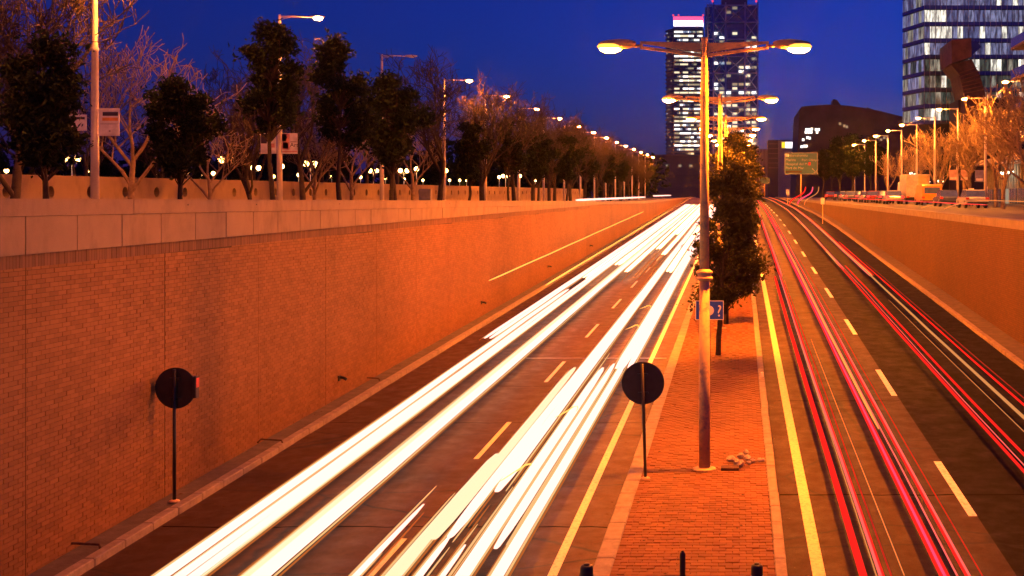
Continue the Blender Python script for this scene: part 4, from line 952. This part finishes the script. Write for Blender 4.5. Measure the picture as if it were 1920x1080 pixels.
PM = [pane_mat(0, (.03, .035, .06), .05, (.5, .55, .9)), pane_mat(1, (.10, .11, .2), .30, (.42, .46, .95)), pane_mat(2, (.10, .11, .18), .50, (.52, .55, .95)), pane_mat(3, (.3, .3, .3), 1.6, (1, .97, .8)), pane_mat(4, (.1, .1, .1), .45, (.85, .8, .6)), pane_mat(5, (.012, .016, .018), .14, (.6, .65, .5))]
pw_ = 1.2
pm_f = [MB().box(.03, pw_ - .03, -.02, .06, .02, 2.55).mesh('pane', m) for m in PM]
for r_i in range(len(rowy) - 1):
    za = zf_(rowy[r_i + 1]) + .45; upper = rowy[r_i] < 95
    for c in range(20):
        x = .05 + pw_ * c
        diag = (rowy[r_i] + 15) > 118 - .42 * (10.3 * c)         # the lower block stands forward in the tower's own darker glazing
        q = rr.random()
        if upper: k = 3 if q < .16 or (r_i == 3 and c < 5 and q < .8) else 2 if q < .55 else 1
        else: k = 3 if q < .12 else 4 if q < .4 else 5
        link('pane', pm_f[k], o, (x, 0, za), None, (1, 1, 1))
    # skewed left face
    for c in range(8):
        t = c / 8; q = rr.random(); k = 4 if q < .3 else 2 if q < .65 else 1 if upper else 5
        link('pane', pm_f[k], o, (-3.3 * (t + .118), 9.3 * (t + .118) , za), (0, 0, math.atan2(9.3, -3.3) + math.pi), (1.0, 1, 1))
for ry in rowy:
    z = zf_(ry)
    MB().prism([(-.05, -.08), (34, -.08), (34, .2), (0.1, .2), (-3.2, 9.35), (-3.35, 9.25)], 'z', z - .35, z + .42).build('floor_band', M['glass'], o)
for c in range(21): MB().box(.05 + pw_ * c - .035, .05 + pw_ * c + .035, -.16, 0.05, zf_(rowy[-1]), zf_(rowy[0])).build('mullion', M['spandrel'], o)
# rust coloured cantilever in front of the tower
o = thing('cantilever_block', 'rust coloured angular block jutting in front of the glass tower', 'building', (43.2, 222, zs(222))); kb = 222 / F; bz = zs(222)
u = lambda px: (px - VX) * kb - 43.2; v = lambda py: (VY - py) * kb - bz
cor = surf('corten', (.16, .06, .03), .6, .1, var=.45, scale=.5)
MB().prism([(u(1784), v(75)), (u(1785), v(118)), (u(1822), v(106)), (u(1821), v(71))], 'y', 0, 13).build('upper_block', cor, o)
MB().prism([(u(1821.2), v(71)), (u(1822.2), v(106)), (u(1846), v(84)), (u(1838), v(74))], 'y', 3, 14).build('side_block', M['glass'], o)
MB().prism([(u(1787), v(119)), (u(1826), v(108)), (u(1842), v(140)), (u(1852), v(175)), (u(1852), v(300)), (u(1812), v(300)), (u(1812), v(180)), (u(1803), v(138))], 'y', 2.0, 12).build('leaning_shaft', surf('corten_dark', (.09, .04, .025), .6, .1, var=.5, scale=.6), o)
for k in range(7): MB().tube([(u(1800 + 2*k), 1.95, v(136 + 6.2*k)), (u(1836 + 2.2*k), 1.95, v(124 + 7*k))], .09, 5).build('seam_rib', cor, o)
MB().prism([(u(1808), v(182)), (u(1925), v(176)), (u(1925), v(370)), (u(1808), v(370))], 'y', 6, 16).build('lower_wing', surf('lower_wing', (.05, .035, .035), .7), o)

# building with balconies over the ground floor arcade, right edge
o = thing('arcade_building', 'low street building with fluted facade and canopy at right edge', 'building', (29, 98, zs(115)))
fz = zs(115)
brown = surf('facade_brown', (.16, .11, .09), .75, var=.25, scale=.5)
MB().box(.6, 14, 0, 33, 0, 4.2 - fz).build('wall', brown, o)
MB().box(-1.1, 14, -.3, 33.4, 4.2 - fz, 4.75 - fz).build('canopy', surf('canopy', (.34, .25, .2), .7), o)
fl = MB().lathe([(.16, .05), (.16, 4.0 - fz)], 8).mesh('column', surf('flute', (.22, .2, .17), .6))
for k in range(28): link('column', fl, o, (.45, .6 + 1.17 * k, 0))
for k in range(9): MB().box(.3, .6, .5 + 3.6*k, 3.4 + 3.6*k, .1, 1.7).build('shop_window', M['w0'] if k % 3 else M['w3'], o)
lt = MB().box(-.6, -.2, 17.6, 21.8, 2.95 - fz, 3.2 - fz).build('strip_light', emit('shop_light', (.95, 1.0, .72), 7), o)
o = thing('balcony_building', 'dark brown upper storeys with slanting balcony slabs at right edge', 'building', (30.4, 92, 4.8))
MB().box(2.2, 16, 0, 31, 0, 13).build('wall', surf('dark_storeys', (.075, .045, .042), .75), o)
for k in range(4):
    z = 1.6 + 3.5 * k
    MB().box(0, 2.2, .2, 31.3, z, z + .28).build('balcony_slab', brown, o)
    MB().box(0, .08, .2, 31.3, z + .28, z + 1.25).build('balustrade', M['w0'], o)

# ================================================================== OVERHEAD SIGNS
M['sign_legend'] = surf('sign_legend', (.2, .26, .32), .5)
def gantry(label, px0, px1, py0, py1, y, lines, arrow, pole):
    x0, x1 = (px0 - VX) / F * y, (px1 - VX) / F * y; z0, z1 = -(py1 - VY) / F * y, -(py0 - VY) / F * y; w, h = x1 - x0, z1 - z0
    o = thing('direction_sign', label, 'road sign', (x0, y, zs(y)))
    zb = z0 - zs(y)
    MB().box(0, w, -.06, .06, zb, zb + h).build('panel', M['green'], o)
    b_ = MB(); t = h * .03
    for (a, c, d, e) in ((0, w, 0, t), (0, w, h - t, h), (0, t, t, h - t), (w - t, w, t, h - t)): b_.box(a, c, -.075, -.062, zb + d, zb + e)
    b_.build('border', M['sign_legend'], o)
    for px in pole: MB().tube([(px * w, .2, 0), (px * w, .2, zb + h * .9)], .13, 8).build('post', M['galv'], o, True)
    for (tx, fx, fy, sz) in lines: flat_text(tx, M['sign_legend'], o, (fx * w, -.07, zb + fy * h), sz * h)
    if arrow:
        ax, ay, s = arrow; a = MB().tube([(-s, 0, s), (s, 0, -s)], s * .2, 4); a.tube([(s, 0, -s), (s, 0, s * .3)], s * .2, 4); a.tube([(s, 0, -s), (-s * .3, 0, -s)], s * .2, 4)
        a.build('arrow', M['sign_legend'], o, loc=(ax * w, -.09, zb + ay * h))
    return o, w, h, zb
g, w, h, zb = gantry('large green direction sign with white lines and an arrow over right road', 1471, 1533, 286, 327, 185, [('Barceloneta', .16, .82, .17), ('Marina', .03, .61, .17), ('Port Olimpic', .52, .61, .15), ('Hospital del Mar', .03, .42, .17), ('Port de Mar', .03, .24, .17)], (.9, .17, .35), (.5,))
MB().box(.02 * w, .52 * w, -.08, -.062, zb + .07 * h, zb + .17 * h).build('blank_plate', M['dark'], g)
MB().box(.03 * w, .13 * w, -.08, -.062, zb + .82 * h, zb + .94 * h).build('route_plate', M['signface'], g)
MB().box(.72 * w, .79 * w, -.08, -.062, zb + .42 * h, zb + .56 * h).build('hospital_mark', M['signred'], g)
gantry('small bright green direction sign far down the right road', 1424, 1443, 333, 345, 260, [], (.85, .25, .15), (.5,))
for i, (px0, px1, py0, py1, y, lab) in enumerate([(1539, 1546, 371, 383, 120, 'small white plate sign on a post above the right wall'), (1474, 1480, 355, 366, 200, 'small white plate sign beside the far right road'), (1845, 1852, 350, 362, 90, 'square white sign with a dark dot under the right lamp'), (1816, 1826, 353, 363, 96, 'pale square sign on the right pavement among trees')]):
    x = ((px0 + px1) / 2 - VX) / F * y; w = (px1 - px0) / F * y; z0 = -(py1 - VY) / F * y; z1 = -(py0 - VY) / F * y; b0 = zs(y) if x > 11 else zr(y)
    o = thing('plate_sign', lab, 'road sign', (x, y, b0)); MB().tube([(0, .05, -.1 if i else -.6), (0, .05, z1 - b0)], .04, 6).build('post', M['galv'], o); MB().box(-w/2, w/2, -.02, .02, z0 - b0, z1 - b0).build('plate', M['signface'], o)
    if i == 2: MB().lathe([(.1, 0), (.1, .01)], 14).build('dot', M['dark'], o, loc=(0, -.03, (z0 + z1) / 2 - b0), rot=(R(90), 0, 0))
M['banner_blue'] = surf('banner_blue', (.25, .25, .42), .6); M['banner_pink'] = surf('banner_pink', (.6, .38, .36), .6)
for i, (px, y, mt, lab) in enumerate([(1836, 89.4, 'banner_blue', 'bluish street banner on the second lamp of the right street'), (1787, 100.7, 'banner_pink', 'pink street banner on the third lamp of the right street'), (1808, 100.7, 'banner_pink', 'second pink street banner beside the third lamp of right street')]):
    poster('street_banner', lab, ((px - VX) / F * y, y - .1, (378 - (341 if i == 0 else 338)) / F * y), .7, .95, [M[mt], ('title_bar', M['signface'], .1, .9, .1, .3)])

# ================================================================== VEHICLES on the right street
def car(name, label, x, y, paint, kind='car', heading=0, lit=True, group=None):
    o = thing(name, label, 'van' if kind == 'van' else 'truck' if kind == 'truck' else 'car', (x, y, zs(y)), heading, group)
    if kind == 'car': W_, L_, prof, cab = .86, 4.1, [(0, .35), (0, .78), (.25, .9), (3.1, .88), (4.0, .72), (4.1, .35)], [(.35, .88), (.75, 1.42), (2.2, 1.45), (2.95, .88)]
    elif kind == 'van': W_, L_, prof, cab = .95, 4.8, [(0, .35), (0, 1.9), (.3, 2.05), (3.4, 2.02), (4.1, 1.2), (4.75, 1.05), (4.8, .35)], None
    else: W_, L_, prof, cab = 1.2, 7.0, [(4.9, .4), (4.9, 2.4), (5.2, 2.5), (6.5, 2.4), (6.95, 1.3), (7.0, .4)], None
    MB().prism(prof, 'x', -W_, W_).build('body', paint, o)
    if cab: MB().prism(cab, 'x', -W_ * .86, W_ * .86).build('cabin', M['w0'], o); MB().prism([(.72, 1.4), (.78, 1.47), (2.15, 1.49), (2.25, 1.44)], 'x', -W_ * .84, W_ * .84).build('roof', paint, o)
    if kind == 'van': MB().box(-W_ * .8, W_ * .8, -.02, .0, 1.15, 1.75).build('rear_window', M['w0'], o); 
    if kind == 'truck':
        MB().box(-1.25, 1.25, 0, 4.75, .75, 3.2).build('cargo_box', surf('cargo_white', (.4, .38, .36), .5), o)
        for k in range(2): MB().box(-1.2 + 1.21 * k, -.02 + 1.21 * k, -.03, 0, .85, 3.1).build('rear_door', surf('cargo_door%d' % k, ((.36, .34, .36), (.4, .3, .18))[k], .5), o)
        MB().box(-.5, .5, .2, 4.6, .45, .75).build('chassis', M['dark'], o)
    wh = MB().lathe([(.2, -.1), (.31, -.1), (.33, -.06), (.33, .06), (.31, .1), (.2, .1)], 14).mesh('wheel', M['dark'])
    for sx in (-1, 1):
        for wy in (.75, L_ - .8): link('wheel', wh, o, (sx * (W_ - .08), wy, .33), (0, R(90), 0))
        MB().box(sx * W_ * .9 - .14, sx * W_ * .9 + .14, -.05, -.005, .68, .86).build('tail_light', M['tl'] if lit else M['signred'], o)
    MB().box(-W_, W_, -.06, .02, .36, .5).build('bumper', M['dark'], o)
    return o
M['tl'] = emit('tail_light', (1, .02, .015), 5)
paints = [surf('paint_%d' % i, c, .25, .2, var=.05) for i, c in enumerate([(.5, .5, .52), (.04, .04, .05), (.3, .02, .02), (.55, .55, .5), (.08, .1, .2), (.2, .2, .21)])]
names = ['silver', 'black', 'dark red', 'pale', 'dark blue', 'grey']
k = 0
for i, y in enumerate([117, 125, 133, 141, 150, 160, 171, 183, 196]):
    car('queued_car', ORD[i] + ' car of the queue on the right street, its tail lights lit', 16.6 + .25 * math.sin(i * 2.1), y, paints[i % 6], group='queued cars on the right street')
for i, y in enumerate([86, 97, 140, 152]):
    car('parked_car', names[(i + 3) % 6] + ' parked car, ' + ORD[i] + ' at the right pavement', 18.6, y, paints[(i + 3) % 6], lit=False, group='cars parked at the right pavement')
car('parked_van', 'orange van parked on the right street before the white truck', 18.75, 107, surf('van_orange', (.7, .26, .03), .35), 'van', lit=False)
car('box_truck', 'white box truck with pale doors behind the orange van', 19.1, 117.5, M['signface'], 'truck', lit=False)
for i, (px, py, y) in enumerate([(1706, 343, 128), (1738, 341, 128), (1763, 340, 126), (1708, 325, 150), (1716, 327, 150)]):
    o = thing('shop_lamp', ORDL[i] + ' white shop light under the trees on the right', 'lamp', ((px - VX) / F * y, y, -(py - VY) / F * y), group='white shop lights on the right')
    MB().ell((0, 0, 0), .38 if i < 3 else .2, .2, .15, 10, 6).build('diffuser', emit('shop_lamp_%d' % i, (1, .97, .85) if i != 2 else (1, .8, .4), 9), o, True)
    MB().tube([(0, 0, .1), (0, 0, .9)], .02, 6).build('hanger', M['dark'], o)
    MB().tube([(0, 0, .88), (0, 2.2, .92)], .03, 6).build('bracket', M['dark'], o)

# ================================================================== HALO VOLUME: thin even scatter added to give the lamps a glow
hz = MB().box(-1700, 1700, -120, 3100, -12, 175).build('halo_haze', None, kind='stuff')
hm = bpy.data.materials.new('halo_haze'); hm.use_nodes = True; ht = hm.node_tree; ht.nodes.remove(ht.nodes['Principled BSDF'])
pv = ht.nodes.new('ShaderNodeVolumePrincipled'); pv.inputs['Color'].default_value = (.9, .9, .95, 1); pv.inputs['Density'].default_value = 0.000034; pv.inputs['Anisotropy'].default_value = 0.93
ht.links.new(pv.outputs[0], ht.nodes['Material Output'].inputs['Volume']); hz.data.materials.append(hm)
hz['label'] = 'thin even volume added for the lamp halos'; hz['category'] = 'halo_haze'
